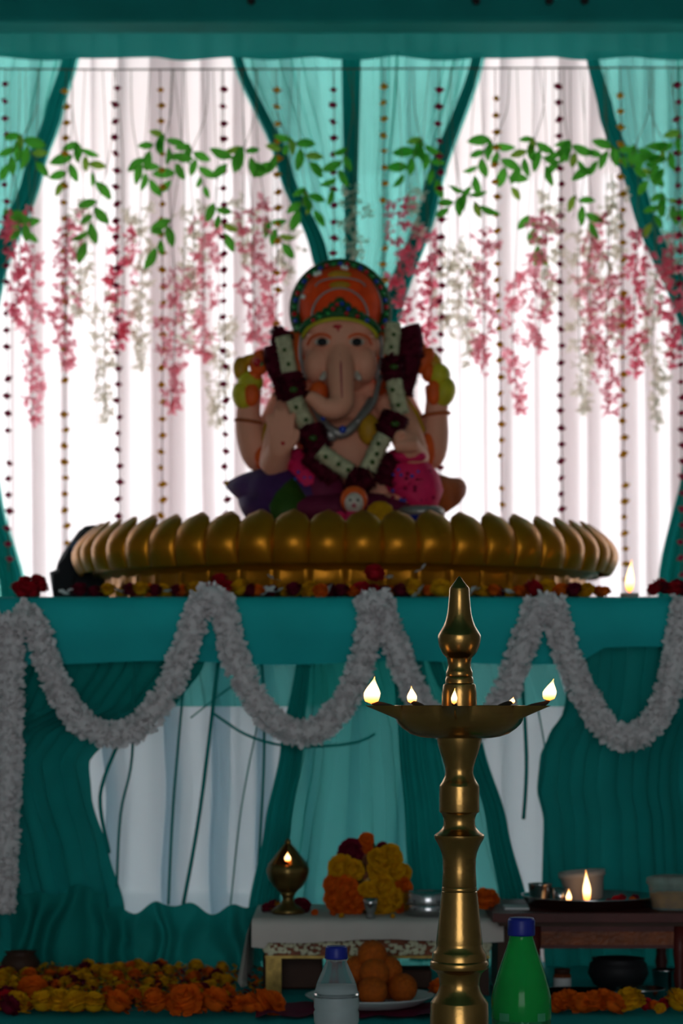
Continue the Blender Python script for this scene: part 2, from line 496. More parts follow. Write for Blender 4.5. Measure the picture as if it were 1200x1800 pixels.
skirt('altar_skirt', 'right teal skirt panel behind the wooden puja table',
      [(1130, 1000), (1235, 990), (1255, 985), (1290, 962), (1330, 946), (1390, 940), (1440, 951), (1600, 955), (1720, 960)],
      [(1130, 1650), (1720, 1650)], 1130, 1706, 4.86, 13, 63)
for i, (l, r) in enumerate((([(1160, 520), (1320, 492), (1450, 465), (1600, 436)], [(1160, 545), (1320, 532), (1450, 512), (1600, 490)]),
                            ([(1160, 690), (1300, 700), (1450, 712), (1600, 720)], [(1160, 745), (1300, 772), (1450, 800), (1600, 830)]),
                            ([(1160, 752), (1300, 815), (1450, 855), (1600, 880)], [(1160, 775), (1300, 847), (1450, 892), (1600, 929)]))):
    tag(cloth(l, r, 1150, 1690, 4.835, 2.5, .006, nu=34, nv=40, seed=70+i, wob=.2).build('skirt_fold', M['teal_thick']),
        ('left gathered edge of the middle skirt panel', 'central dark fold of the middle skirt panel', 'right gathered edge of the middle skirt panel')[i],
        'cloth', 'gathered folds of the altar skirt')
pud = cloth([(1560, 30), (1720, 20)], [(1560, 445), (1720, 462)], 1585, 1712, 4.80, 6, .02, nu=120, nv=20, seed=64, wob=.4, lean=-.05,
            top=lambda u: 1594+7*math.sin(u*17)+6*math.sin(u*39+1)-(28 if u < .38 else 0))
tag(pud.build('skirt_puddle', M['teal_skirt']), 'bunched teal cloth gathered low at the foot of the altar', 'cloth')
strands = [[(290,1160),(240,1225),(180,1282)], [(235,1160),(232,1330),(212,1430),(205,1560)], [(205,1312),(176,1400),(192,1500)], [(470,1160),(395,1215),(335,1262)],
           [(322,1210),(304,1420),(296,1590)], [(384,1160),(352,1420),(322,1590)],
           [(452,1275),(424,1420),(405,1590)], [(460,1160),(464,1330),(450,1590)],
           [(915,1165),(925,1330),(920,1440)], [(945,1245),(958,1330),(946,1400)]]
for i, s_ in enumerate(strands):
    rr_ = [.0016+.0011*((i*7) % 3)]*len(s_)
    o = MB().tube([P(x, y, 4.80 if False else 4.85) for x, y in s_], rr_, 8, sub=6, flat=.6).build('cloth_strand', M['teal_skirt'])
    tag(o, 'thin twisted teal strand over the white altar skirt, %s from the left' % NTH[sorted(range(len(strands)), key=lambda j: strands[j][-1][0]).index(i)], 'strand', 'teal strands over the white skirt')
o = MB().tube([P(x, y, 4.83) for x, y in ((372,1252),(430,1290),(490,1309),(560,1312),(625,1305),(660,1290))], .003, 6, sub=6).build('sagging_cord', M['teal_thick'])
tag(o, 'dark cord sagging across the skirt below the second white garland swag', 'cord')

# ------------------------------------------------------------------ petals and flowers (shared meshes)
def flower_mesh(name, m, n=70, r=.02, pl=.012, pw=.007, flat=.75, seed=0, half=True):
    rng = random.Random(seed); b = MB()
    b.ell((0,0,0), (r*.72, r*.72, r*.72*flat), 8, 5)
    for i in range(n):
        zz = (1-(i+.5)/n*(1.35 if half else 2))
        rad = math.sqrt(max(0, 1-zz*zz)); a = i*2.39996+rng.uniform(-.2,.2)
        d = Vector((rad*math.cos(a), rad*math.sin(a), zz))
        t = Vector((-math.sin(a), math.cos(a), 0))
        up = d.cross(t)
        base = Vector((d.x, d.y, d.z*flat))*r*.62
        tip = Vector((d.x, d.y, d.z*flat))*(r*rng.uniform(.92,1.08)) + up*rng.uniform(-.2,.35)*pl
        mid_ = (base+tip)*.5 + d*.0012
        w_ = pw*rng.uniform(.8,1.2)
        b.add([base-t*w_*.4, mid_-t*w_, tip-t*w_*.55, tip+t*w_*.55, mid_+t*w_, base+t*w_*.4], [(0,1,4,5),(1,2,3,4)])
    return b.mesh(name, m)
FL = {}
for k, mm in (('yellow','yellow'), ('orange','orange'), ('maroon','rose'), ('red','red')):
    FL[k] = [flower_mesh('flower_head', M[mm], 64, .020, .012, .0065, .8, seed=s) for s in (1,2)]
def wpetal(name, m, seed):
    rng = random.Random(seed); b = MB()
    for k in range(3):
        a = rng.uniform(0, 6.28); w_ = rng.uniform(.005,.008); l = rng.uniform(.014,.02)
        d = Vector((math.cos(a), math.sin(a), .35)); t = Vector((-math.sin(a), math.cos(a), 0))
        b.add([Vector((0,0,.002)), d*l*.5-t*w_, d*l*.5+t*w_+Vector((0,0,.003)), d*l-t*w_*.6, d*l+t*w_*.6], [(0,1,2),(1,3,4,2)])
    return b.mesh(name, m)
FL['white'] = [wpetal('white_petals', M['white_petal'], s) for s in (3, 4)]
def flower(kind, loc, s, label, group, tilt=.5, rng=random, name=None):
    o = obj(name or ({'maroon': 'rose_head', 'red': 'rose_head', 'white': 'white_petal'}.get(kind, 'marigold')), FL[kind][rng.randrange(2)])
    o.location = loc
    o.scale = (s, s, s)
    o.rotation_euler = (rng.uniform(-tilt, tilt)+.35, rng.uniform(-tilt, tilt), rng.uniform(0, 6.28))
    return tag(o, label, 'petals' if kind == 'white' else 'flower', group)

# ------------------------------------------------------------------ white garlands on the altar front
def fuzzy_rope(name, label, pts, r, n, group, dens=9500, m='white_petal', pl=.016, pw=.0058, seed=0):
    rng = random.Random(seed)
    t = thing(name, label, 'garland', (0, 0, 0), group)
    core = MB().tube(pts, r*.72, 10, sub=8)
    core.build('core', M[m], t)
    # resample
    P_ = [Vector(p) for p in pts]; dense = []
    nn = len(P_)
    for i in range(nn-1):
        p0 = P_[max(i-1,0)]; p1 = P_[i]; p2 = P_[i+1]; p3 = P_[min(i+2,nn-1)]
        for j in range(12):
            q = j/12
            dense.append(0.5*((2*p1)+(p2-p0)*q+(2*p0-5*p1+4*p2-p3)*q*q+(3*p1-p0-3*p2+p3)*q**3))
    dense.append(P_[-1])
    L_ = sum((dense[i+1]-dense[i]).length for i in range(len(dense)-1))
    b = MB()
    for i in range(len(dense)-1):
        a, c = dense[i], dense[i+1]
        d = c-a; seg = d.length
        if seg < 1e-6: continue
        d.normalize()
        s1 = Vector((0,1,0)); s1 = (s1-d*s1.dot(d)).normalized(); s2 = d.cross(s1)
        for _ in range(max(1, int(dens*seg*.30))):
            th_ = rng.uniform(0, 2*PI); nrm = s1*math.cos(th_)+s2*math.sin(th_); tg = -s1*math.sin(th_)+s2*math.cos(th_)
            p = a+d*rng.uniform(0, seg)+nrm*r*rng.uniform(.62,.80)
            out = (nrm + d*rng.uniform(-.9,.9) + tg*rng.uniform(-.7,.7)).normalized()
            sd = out.cross(Vector((rng.uniform(-1,1), rng.uniform(-1,1), rng.uniform(-1,1)))).normalized()
            ll_ = pl*rng.uniform(.5,1.0); w_ = pw*rng.uniform(.7,1.2)
            b.add([p-sd*w_*.5, p+out*ll_*.6-sd*w_, p+out*ll_, p+out*ll_*.6+sd*w_, p+sd*w_*.5], [(0,1,3,4),(1,2,3)])
    o = b.build('petals', M[m], t); o['kind'] = 'stuff'
    return t
GD = 4.745
G = 'white garlands on the altar front'
def sw(*pp): return [P(x, y, GD) for x, y in pp]
rg = .0255
fuzzy_rope('white_garland', 'white garland swag at the left, below the red petals', sw((28,1070),(60,1095),(82,1160),(112,1228),(150,1276),(200,1292),(250,1272),(295,1212),(325,1140),(345,1080),(357,1048)), rg, 0, G, seed=1)
fuzzy_rope('white_garland', 'white garland swag left of centre, in front of the sagging cord', sw((384,1048),(395,1080),(410,1145),(435,1205),(470,1258),(520,1288),(570,1275),(612,1225),(640,1150),(652,1085),(648,1045)), rg, 0, G, seed=2)
fuzzy_rope('white_garland', 'white garland swag passing behind the brass lamp', sw((662,1040),(676,1085),(695,1135),(715,1185),(745,1245),(800,1285),(850,1275),(885,1225),(910,1160),(935,1090),(945,1058)), rg, 0, G, seed=3)
fuzzy_rope('white_garland', 'white garland swag hanging right of the brass lamp', sw((968,1055),(980,1095),(1000,1160),(1030,1225),(1065,1280),(1100,1297),(1145,1275),(1175,1210),(1192,1130),(1205,1050)), rg, 0, G, seed=4)
fuzzy_rope('white_garland', 'white garland end hanging straight down at the left edge', sw((8,1080),(18,1130),(18,1220),(16,1320),(12,1420),(8,1520),(4,1605)), rg*.98, 0, G, seed=5)
fuzzy_rope('white_garland', 'short white garland piece cut by the left edge', sw((12,1088),(-5,1110),(-22,1160),(-40,1220)), rg, 0, G, seed=6)
for px, py, lab in ((370,1052,'white garland knot left of the centre of the altar edge'), (655,1062,'white garland knot under the middle of the altar edge'), (955,1066,'white garland knot right of the lamp tip'), (40,1092,'white garland knot below the red petals at the left')):
    fuzzy_rope('garland_knot', lab, [P(px-16,py+8,GD-.012), P(px,py-8,GD-.018), P(px+16,py+8,GD-.012)], rg*.95, 0, 'garland knots on the altar edge', seed=int(px))

# ------------------------------------------------------------------ lotus pedestal
PC = Vector((.008, 5.54, AT))
ped = thing('lotus_pedestal', 'large round golden lotus pedestal under the elephant-headed idol', 'pedestal', PC)
b = MB(); b.lathe([(.40,0),(.49,.004),(.525,.03),(.54,.055),(.57,.075),(.595,.095),(.60,.125),(.575,.15),(.52,.155),(.0,.150)], 96)
b.build('body', M['gold'], ped)
def petal_mesh(w_, h_, bul, curl, nseg=7, nr=9, tipr=.35):
    b = MB(); vs = []; fs = []
    for j in range(nr+1):
        v = j/nr
        if v < .60: ww = w_*(.95+.05*math.sin(v/.60*PI/2))
        else:
            q = (v-.60)/.40; ww = w_*(1-q*q)**.62*(1-.10*q)+.0015
        for i in range(nseg+1):
            u = -1+2*i/nseg
            y = -bul*math.sin(PI*min(1, v*.85+.10))*(1-.50*u*u) + curl*v**2.4
            vs.append((u*ww, y, v*h_))
    for j in range(nr):
        for i in range(nseg):
            a = j*(nseg+1)+i; fs.append((a, a+1, a+nseg+2, a+nseg+1))
    n = len(vs)      # inner skin gives the petal thickness
    vs += [(x, y+.006, z) for x, y, z in vs]
    fs2 = [tuple(reversed([q+n for q in f])) for f in fs]
    edge = []
    for j in range(nr):
        a = j*(nseg+1); edge.append((a, a+nseg+1, a+nseg+1+n, a+n))
        a = j*(nseg+1)+nseg; edge.append((a+nseg+1, a, a+n, a+nseg+1+n))
    a = nr*(nseg+1); edge += [(a+i, a+i+1, a+i+1+n, a+i+n) for i in range(nseg)]
    return b.add(vs, fs+fs2+edge).mesh('petal', M['gold'])
pm = petal_mesh(.0402, .112, .032, .038)
NP = 50
for k in range(NP):
    a = 2*PI*(k+.5)/NP
    o = obj('petal', pm, ped)
    rr_ = .596
    o.location = (rr_*math.sin(a), -rr_*math.cos(a), .073 + random.uniform(-.002,.002))
    o.rotation_euler = (0, 0, a)
lm = petal_mesh(.0385, .066, .014, -.006, 5, 5)
for k in range(46):
    a = 2*PI*(k+.5)/46
    o = obj('lower_petal', lm, ped)
    o.location = (.545*math.sin(a), -.545*math.cos(a), .072)
    o.rotation_euler = (PI, 0, 0)
    o.rotation_euler = Euler((R(180)-.25, 0, a), 'XYZ')
b = MB(); ring = [(.572*math.sin(2*PI*k/96), -.572*math.cos(2*PI*k/96), .076) for k in range(97)]
b.tube(ring, .006, 8, cap=False).build('bead_ring', M['gold'], ped)

# ------------------------------------------------------------------ the idol
ID = 5.46
IB = P(600, 940, ID); IB.z = AT + .152
idol = thing('elephant_headed_idol', 'seated painted elephant-headed idol with orange crown on the golden lotus', 'idol', IB)
def I(px, py, dy=0.0):
    D = ID + dy
    return P(px, py, D) - IB
S = ID/FPX
b = MB()
def blob(px, py, dy, rx, ry, rz, rot=None): b.ell(I(px, py, dy), (rx, ry, rz), 20, 14, rot)
blob(600, 770, .02, .105, .08, .14)
blob(606, 800, -.035, .085, .075, .085)
blob(600, 690, .03, .11, .06, .06)
blob(598, 596, -.01, .084, .085, .088)
blob(598, 640, -.03, .072, .07, .07)
blob(543, 612, -.01, .022, .05, .03); blob(655, 612, -.01, .022, .05, .03)
blob(566, 575, -.055, .036, .03, .034); blob(630, 575, -.055, .036, .03, .034)
blob(556, 642, -.06, .030, .035, .040); blob(640, 642, -.06, .030, .035, .040)
b.tube([I(598,596,-.050), I(598,622,-.070), I(598,652,-.095), I(600,686,-.120), I(600,708,-.135), I(588,718,-.146), I(570,716,-.150), I(554,703,-.152), I(541,694,-.152)],
       [.026,.031,.032,.029,.027,.025,.021,.0165,.012], 14, sub=4)
# rear arms
b.tube([I(515,690,.03), I(488,745,.03), I(468,800,.01), I(452,795,.0), I(440,760,.0), I(436,735,.0), I(438,705,.0), I(440,680,.0)], [.042,.042,.042,.038,.034,.028,.026,.026], 14, sub=3)
b.tube([I(685,690,.03), I(715,745,.03), I(742,798,.01), I(757,792,.0), I(764,760,.0), I(766,730,.0), I(768,700,.0), I(765,675,.0)], [.042,.042,.042,.037,.032,.027,.026,.026], 14, sub=3)
# front arms
b.tube([I(520,705,-.02), I(496,760,-.05), I(482,815,-.09), I(488,800,-.12), I(492,785,-.14)], [.04,.038,.034,.03,.026], 14, sub=3)
b.tube([I(684,705,-.02), I(712,760,-.05), I(728,805,-.09), I(722,795,-.125), I(716,785,-.14)], [.04,.038,.034,.03,.026], 14, sub=3)
blob(493, 778, -.148, .029, .014, .031)
for k, (dx, ln, tl) in enumerate(((-17, 32, -4), (-6, 41, -1), (6, 42, 2), (17, 34, 6))):
    b.tube([I(493+dx*.85, 768, -.150), I(493+dx+tl*.4, 760-ln*.5, -.154), I(493+dx+tl, 760-ln, -.150)], [.0085,.0085,.0065], 8, sub=3)
b.tube([I(508,785,-.15), I(520,770,-.155), I(522,755,-.155)], [.011,.009,.007], 8, sub=3)
blob(714, 776, -.15, .028, .022, .024)
for k in range(4):
    b.tube([I(700+k*10, 770, -.155), I(698+k*10, 782, -.178), I(700+k*10, 792, -.165)], [.009,.0095,.008], 8, sub=3)
b.tube([I(696,778,-.16), I(700,763,-.175), I(712,760,-.178)], [.010,.009,.008], 8, sub=3)
# crossed legs
b.tube([I(575,860,-.02), I(510,868,-.05), I(462,880,-.06), I(520,895,-.12), I(590,900,-.15)], [.06,.056,.046,.036,.028], 14, sub=3)
b.tube([I(630,860,-.02), I(700,862,-.05), I(748,878,-.06), I(690,895,-.11), I(640,902,-.14)], [.06,.056,.046,.036,.028], 14, sub=3)
body = b.build('body', M['skin'], idol)
rm = body.modifiers.new('fuse', 'REMESH'); rm.mode = 'VOXEL'; rm.voxel_size = .0042; rm.use_smooth_shade = True
sm = body.modifiers.new('soften', 'SMOOTH'); sm.factor = .5; sm.iterations = 4
def part(name, m, fn, smooth=True, parent=None):
    q = MB(); fn(q); return q.build(name, M[m], parent or idol, smooth)
# ears
for s, px in ((-1, 598-66), (1, 598+66)):
    ear = MB(); vs = []; fs = []
    out_ = [(0,-8),(14,-14),(30,-6),(38,16),(38,44),(30,72),(16,96),(4,104),(-6,84),(-6,40)]
    for off in (-.006, .006):
        for dx, dyp in out_:
            vs.append(I(px+s*dx, 592+dyp, -.02+off+.0009*dx))
    cpts = len(out_)
    vs.append(I(px+s*14, 640, -.036)); vs.append(I(px+s*14, 640, .0))
    for k in range(cpts):
        k2 = (k+1) % cpts
        fs += [(k, k2, 2*cpts), (cpts+k2, cpts+k, 2*cpts+1), (k2, k, cpts+k, cpts+k2)]
    ear.add(vs, fs).build('ear', M['orange_paint'], idol)
# painted details
for px in (566, 627):
    e = part('eye', 'tusk', lambda q: q.ell(I(px, 601, -.091), (.017,.009,.0088), 14, 8))
    part('pupil', 'black', lambda q: q.ell(I(px, 601, -.0965), (.0115,.0065,.0090), 12, 8), parent=e)
    s = -1 if px < 598 else 1
    q = MB().tube([I(px-s*22, 604, -.078), I(px-s*12, 591, -.092), I(px+s*4, 587, -.092), I(px+s*20, 594, -.078), I(px+s*26, 606, -.065)], .0028, 6, sub=4)
    q.build('eyelid', M['orange_paint'], idol)
part('forehead_mark', 'gem_red', lambda q: (q.ell(I(593, 574, -.091), (.011,.007,.005), 12, 8), q.tube([I(594,576,-.092), I(596,600,-.090)], [.0032,.0015], 6)))
part('trunk_mark', 'maroon', lambda q: q.tube([I(597,612,-.098), I(598,624,-.106), I(599,650,-.130), I(601,700,-.161)], [.001,.0042,.002,.001], 8, sub=3))
for s, px in ((-1, 568), (1, 629)):
    part('tusk', 'tusk', lambda q: q.tube([I(px-s*4, 656, -.08), I(px, 663, -.102), I(px+s*4, 666, -.112)], [.008,.0075,.004], 10, sub=3))
part('palm_mark', 'gem_red', lambda q: q.ell(I(497, 779, -.163), (.005,.003,.004), 8, 6))
part('mouth', 'orange_paint', lambda q: q.ell(I(560, 690, -.085), (.022,.02,.026), 14, 10))
# crown: domed turban, arched tinsel rim, braids, forehead band
cr_ = part('crown', 'crown', lambda q: q.ell(I(598, 541, -.012), (.094,.078,.094), 32, 20))
def arc(rx, rz, cx, cy, dy, a0, a1, n, bow=0.0):
    out = []
    for k in range(n+1):
        a = R(a0+(a1-a0)*k/n)
        out.append(I(cx, cy, dy-bow*math.sin(a)) + Vector((rx*math.cos(a), 0, rz*math.sin(a))))
    return out
rim = part('crown_rim', 'green_rim', lambda q: q.tube(arc(.1035,.104, 598, 545, -.012, -28, 208, 60), .0125, 12))
rp_ = arc(.1035,.104, 598, 545, -.028, -22, 202, 26)
for k, p in enumerate(rp_):
    g = ('gem_red','gem_blue','gem_green')[k % 3]
    part('rim_gem', g, lambda q: q.ell(p, .0056, 8, 6), parent=rim)
for (rx, rz, cx, cy, dy) in ((.094,.094,598,545,-.03), (.062,.062,597,556,-.085)):
    part('silver_braid', 'silver', lambda q: q.tube(arc(rx, rz, cx, cy, dy, -5, 185, 40), .0024, 8), parent=cr_)
part('silver_braid', 'silver', lambda q: q.tube(arc(.055,.02, 598, 504, -.078, 0, 180, 24), .0018, 8), parent=cr_)
for px, py in ((555,482),(561,480),(603,470),(608,472),(533,522)):
    part('clear_stone', 'gem_clear', lambda q: q.ell(I(px, py, -.05), .006, 10, 8), parent=cr_)
part('turban_patch', 'gold_cloth', lambda q: q.ell(I(597, 485, -.062), (.028,.012,.012), 14, 8), parent=cr_)
part('turban_patch', 'gold_cloth', lambda q: q.ell(I(597, 502, -.080), (.024,.008,.010), 14, 8), parent=cr_)
bandp = arc(.083,.046, 597, 588, -.062, 5, 175, 30, .028)
band = part('forehead_band', 'green_rim', lambda q: q.tube(bandp, .0105, 10))
part('band_piping', 'lime_cloth', lambda q: q.tube([p+Vector((0,-.004,-.0115)) for p in bandp], .0045, 8), parent=band)
pk = MB()
for i, (px, py, r_) in enumerate(((597,533,.014),(585,540,.012),(609,540,.012),(573,548,.010),(622,548,.010),(597,545,.014),(560,554,.009),(634,554,.009))):
    pk.ell(I(px, py, -.092), (r_, .010, r_), 10, 8)
pkp = pk.build('band_crest', M['green_rim'], idol)
for i, (px, py) in enumerate(((592,535),(601,534),(576,551),(609,551),(585,543),(612,543),(562,557),(628,556),(550,563),(645,563))):
    part('crest_gem', ('gem_red','gem_blue','gem_green','gem_red')[i % 4], lambda q: q.ell(I(px, py, -.104), .0052, 8, 6), parent=pkp)
# bracelets, hand-held cloths
for px, py, tilt in ((437,742,-.15), (766,729,.12)):
    rr_ = [I(px, py, 0) + Vector((.030*math.cos(R(a)), .030*math.sin(R(a)), tilt*.030*math.cos(R(a)))) for a in range(0, 361, 20)]
    part('bracelet', 'rust_cloth', lambda q: q.tube(rr_, .0042, 8, cap=False))
part('sleeve', 'lime_cloth', lambda q: (q.ell(I(428,697,-.01), (.026,.03,.034), 16, 10, Euler((0,-.35,0))), q.ell(I(440,672,-.01), (.03,.03,.026), 14, 10)))
part('sleeve', 'lime_cloth', lambda q: (q.ell(I(779,690,-.01), (.027,.03,.036), 16, 10, Euler((0,.35,0))), q.ell(I(770,660,-.01), (.028,.03,.028), 14, 10)))
part('palm', 'orange_paint', lambda q: q.ell(I(442,694,-.032), (.018,.012,.026), 14, 10))
part('palm', 'orange_paint', lambda q: q.ell(I(762,690,-.030), (.016,.012,.028), 14, 10))
part('held_axe', 'gold_cloth', lambda q: (q.ell(I(423,648,-.01), (.018,.016,.027), 14, 10), q.tube([I(423,640,0), I(445,632,-.01), I(470,640,-.01)], [.012,.014,.012], 10, sub=3)))
part('held_flower', 'orange_paint', lambda q: (q.ell(I(455,642,-.02), (.022,.02,.024), 14, 10), q.ell(I(447,662,-.02), (.017,.018,.017), 12, 8), q.ell(I(458,624,-.01), (.018,.012,.012), 12, 8)))
part('held_flower_gem', 'gem_red', lambda q: q.ell(I(452,637,-.042), .010, 10, 8))
part('held_flower_gem', 'gem_green', lambda q: q.ell(I(459,640,-.042), .005, 10, 8))
part('held_lotus', 'orange_paint', lambda q: (q.ell(I(746,634,-.02), (.018,.02,.034), 14, 10, Euler((0,.5,0))), q.ell(I(752,655,-.02), (.016,.02,.022), 12, 8), q.ell(I(741,615,-.015), (.012,.012,.018), 12, 8)))
part('held_lotus_leaf', 'gold_cloth', lambda q: q.ell(I(763,641,-.01), (.018,.018,.032), 14, 10, Euler((0,-.3,0))))
part('elbow_paint', 'orange_paint', lambda q: q.ell(I(466,806,-.03), (.026,.02,.030), 14, 10))
part('elbow_paint', 'orange_paint', lambda q: q.ell(I(752,792,-.022), (.018,.024,.040), 14, 10))
part('sash', 'gold_cloth', lambda q: (q.tube([I(690,690,-.03), I(715,735,-.04), I(738,765,-.03)], [.02,.03,.018], 12, sub=4, flat=.5), q.ell(I(648,755,-.10), (.025,.02,.035), 14, 10)))
part('sash', 'gold_cloth', lambda q: q.tube([I(470,745,-.02), I(468,770,-.03), I(474,795,-.04)], [.008,.011,.008], 10, sub=4))
part('necklace', 'silver', lambda q: (q.tube([I(545,700,-.07), I(570,745,-.115), I(598,762,-.122), I(625,745,-.115), I(652,700,-.07)], [.006,.010,.013,.010,.006], 10, sub=5),
                                       q.tube([I(668,660,-.07), I(655,710,-.10), I(625,745,-.12)], .006, 8, sub=4), q.ell(I(580,765,-.125), (.018,.012,.016), 12, 8)))
part('necklace_gem', 'gem_blue', lambda q: q.ell(I(568,735,-.128), .006, 8, 6)); part('necklace_gem', 'gem_blue', lambda q: q.ell(I(602,755,-.142), .009, 8, 6))
# ear chains
for s, px in ((-1, 530), (1, 668)):
    part('ear_chain', 'silver', lambda q: q.tube([I(px, 590, -.035), I(px+s*2, 625, -.04), I(px-s*8, 668, -.045)], .0045, 8, sub=4))
# dhoti over the legs and the two pointed seat drapes
dh = part('dhoti', 'pink_cloth', lambda q: (q.tube([I(690,815,-.05), I(715,838,-.09), I(735,862,-.10), I(715,890,-.12)], [.038,.056,.056,.045], 16, sub=4), q.ell(I(718,802,-.13), (.040,.024,.016), 14, 8)))
dh2 = part('dhoti_fold', 'pink_cloth', lambda q: (q.tube([I(520,812,-.06), I(535,835,-.10), I(545,862,-.12)], [.036,.034,.028], 14, sub=4), q.ell(I(492,812,-.10), (.04,.03,.016), 14, 8)))
rng = random.Random(5)
for k in range(26):
    px = rng.uniform(690, 762); py = rng.uniform(822, 882)
    part('dot', ('gem_blue','maroon','gem_blue','maroon')[k % 4], lambda q: q.ell(I(px, py, -.152-.012*(py-830)/50+abs(px-722)*.0006), .0046, 8, 5), parent=dh)
for px, py in ((524,830),(535,840),(542,852),(530,852),(545,840),(519,842)):
    part('dot', 'gem_blue', lambda q: q.ell(I(px, py, -.138), .004, 8, 5), parent=dh2)
part('seat_drape', 'purple_cloth', lambda q: q.tube([I(398,852,-.02), I(425,856,-.04), I(465,862,-.06), I(505,872,-.09), I(560,880,-.10)], [.004,.030,.053,.060,.045], 14, sub=4)); part('seat_skirt', 'purple_cloth', lambda q: q.tube([I(425,868,-.03), I(450,886,-.06), I(490,898,-.09), I(550,904,-.12)], [.012,.040,.050,.045], 14, sub=4))
part('seat_drape', 'rust_cloth', lambda q: q.tube([I(806,852,-.01), I(796,862,-.03), I(775,868,-.04), I(740,875,-.06), I(690,885,-.07)], [.018,.032,.045,.05,.045], 14, sub=4))
part('seat_hem', 'gold_cloth', lambda q: q.tube([I(397,850,-.03), I(412,848,-.04), I(430,838,-.05), I(452,829,-.06)], .006, 8, sub=3))
part('seat', 'maroon_cloth', lambda q: (q.ell(I(600,900,-.07), (.19,.12,.045), 24, 12), q.ell(I(568,868,-.11), (.05,.04,.055), 16, 10)))

# garland worn by the idol
gar = thing('idol_garland', 'thick maroon and white flower garland around the neck of the idol', 'garland', IB)
def rope_section(name, pts, r, m, seed, n=150, pl=.010, pw=.006, square=False):
    rng = random.Random(seed); q = MB()
    q.tube(pts, r*.85, 12, sub=4)
    pts = [Vector(p) for p in pts]
    for _ in range(n):
        i = rng.randrange(len(pts)-1); t = rng.random()
        a = pts[i].lerp(pts[i+1], t); d = (pts[i+1]-pts[i]).normalized()
        s1 = Vector((0,1,0)); s1 = (s1-d*s1.dot(d)).normalized(); s2 = d.cross(s1)
        th_ = rng.uniform(0, 2*PI); nr = s1*math.cos(th_)+s2*math.sin(th_)
        p = a+nr*r*.78; o_ = (nr+d*rng.uniform(-.6,.6)+Vector((rng.uniform(-.3,.3),)*3)).normalized(); sd = o_.cross(d+Vector((.1,.2,.3))).normalized()
        l_ = pl*rng.uniform(.6,1.1)
        q.add([p-sd*pw*.5, p+o_*l_*.6-sd*pw, p+o_*l_, p+o_*l_*.6+sd*pw, p+sd*pw*.5], [(0,1,3,4),(1,2,3)])
    o = q.build(name, M[m], gar)
    return o
Gd = -.105
secs = [('rose_section', [(498,580),(492,596),(494,610)], .024,'garland_rose',-.07), ('jasmine_section', [(497,592),(503,622),(509,655)], .0205,'jasmine',-.105),
        ('rose_section', [(486,610),(488,640),(500,668),(508,698)], .033,'garland_rose',-.06), ('rose_section', [(510,656),(514,678),(520,700)], .029,'garland_rose',-.10),
        ('jasmine_section', [(517,702),(527,724),(540,748)], .0225,'jasmine',-.125), ('rose_section', [(542,750),(550,770),(560,792)], .034,'garland_rose',-.135),
        ('jasmine_section', [(562,793),(588,812),(616,830)], .0215,'jasmine',-.165), ('rose_section', [(545,795),(570,822),(590,845)], .034,'garland_rose',-.13),
        ('rose_section', [(612,838),(632,846),(650,836)], .028,'garland_rose',-.16),
        ('jasmine_section', [(676,766),(660,795),(646,826)], .0215,'jasmine',-.165), ('rose_section', [(698,728),(690,745),(678,765)], .032,'garland_rose',-.14),
        ('jasmine_section', [(692,668),(698,700),(705,728)], .0205,'jasmine',-.125), ('rose_section', [(688,628),(690,645),(692,668)], .027,'garland_rose',-.10),
        ('jasmine_section', [(691,568),(689,596),(686,624)], .0205,'jasmine',-.10), ('rose_section', [(716,575),(722,600),(718,630),(710,665),(702,690)], .033,'garland_rose',-.05),
        ('rose_section', [(690,800),(680,825),(672,850)], .026,'garland_rose',-.12)]
for i, (nm, pp, r_, m_, dy) in enumerate(secs):
    rope_section(nm, [I(x, y, dy) for x, y in pp], r_, m_, 100+i, n=170 if m_ != 'jasmine' else 170, pl=.012 if m_ != 'jasmine' else .0065, pw=.008 if m_ != 'jasmine' else .0035)
for px, py, dy in ((516,685,-.135),(550,770,-.175),(694,745,-.175),(692,645,-.13)):
    part_ = MB().ell(I(px, py, dy+.006), (.010,.005,.007), 10, 6).build('leaf_sprig', M['leafdark'], gar)
rng = random.Random(9)
for px, py, dy in ((500,615,-.128),(508,640,-.128),(524,716,-.15),(534,738,-.15),(577,803,-.188),(595,816,-.188),(608,826,-.188),(669,780,-.188),(654,812,-.188),(661,798,-.188),(694,685,-.148),(701,712,-.148),(690,588,-.122),(688,610,-.122)):
    MB().ell(I(px+rng.uniform(-5,5), py, dy), (.005,.003,.005), 8, 5).build('bud', M['leafdark'], gar)

# offerings in front of the idol
lf = MB(); vs = []; fs = []
outl = [(0,0),(.020,.012),(.040,.035),(.046,.062),(.034,.092),(.014,.118),(0,.132)]
pts2 = outl + [(-x, z) for x, z in reversed(outl[1:-1])]
for off in (0, .0025):
    for x, z in pts2: vs.append((x, off + 3.0*x*x + .6*(z-.06)**2, z))
n = len(pts2)
vs += [(0, -.004, .06), (0, .0, .06)]
for k in range(n):
    k2 = (k+1) % n; fs += [(k, k2, 2*n), (n+k2, n+k, 2*n+1), (k2, k, n+k, n+k2)]
o = lf.add(vs, fs).build('betel_leaf', M['leafdark'], loc=P(507, 915, 5.27)); o.location.z = AT+.152
o.rotation_euler = (-.25, .12, .2)
tag(o, 'large dark green leaf standing against the purple cloth of the idol', 'leaf')
fb = P(622, 915, 5.20); fb.z = AT+.152
fig = thing('small_figurine', 'small pink figurine with an orange hood before the idol', 'figurine', fb)
f_ = MB(); f_.lathe([(.026,0),(.030,.01),(.024,.03),(.016,.045),(.012,.05)], 18).build('torso', M['pink_cloth'], fig)
MB().ell((0,-.006,.062), (.021,.018,.024), 16, 12).build('face', M['tusk'], fig)
MB().ell((0,.006,.070), (.030,.022,.030), 16, 12).build('hood', M['orange_paint'], fig)
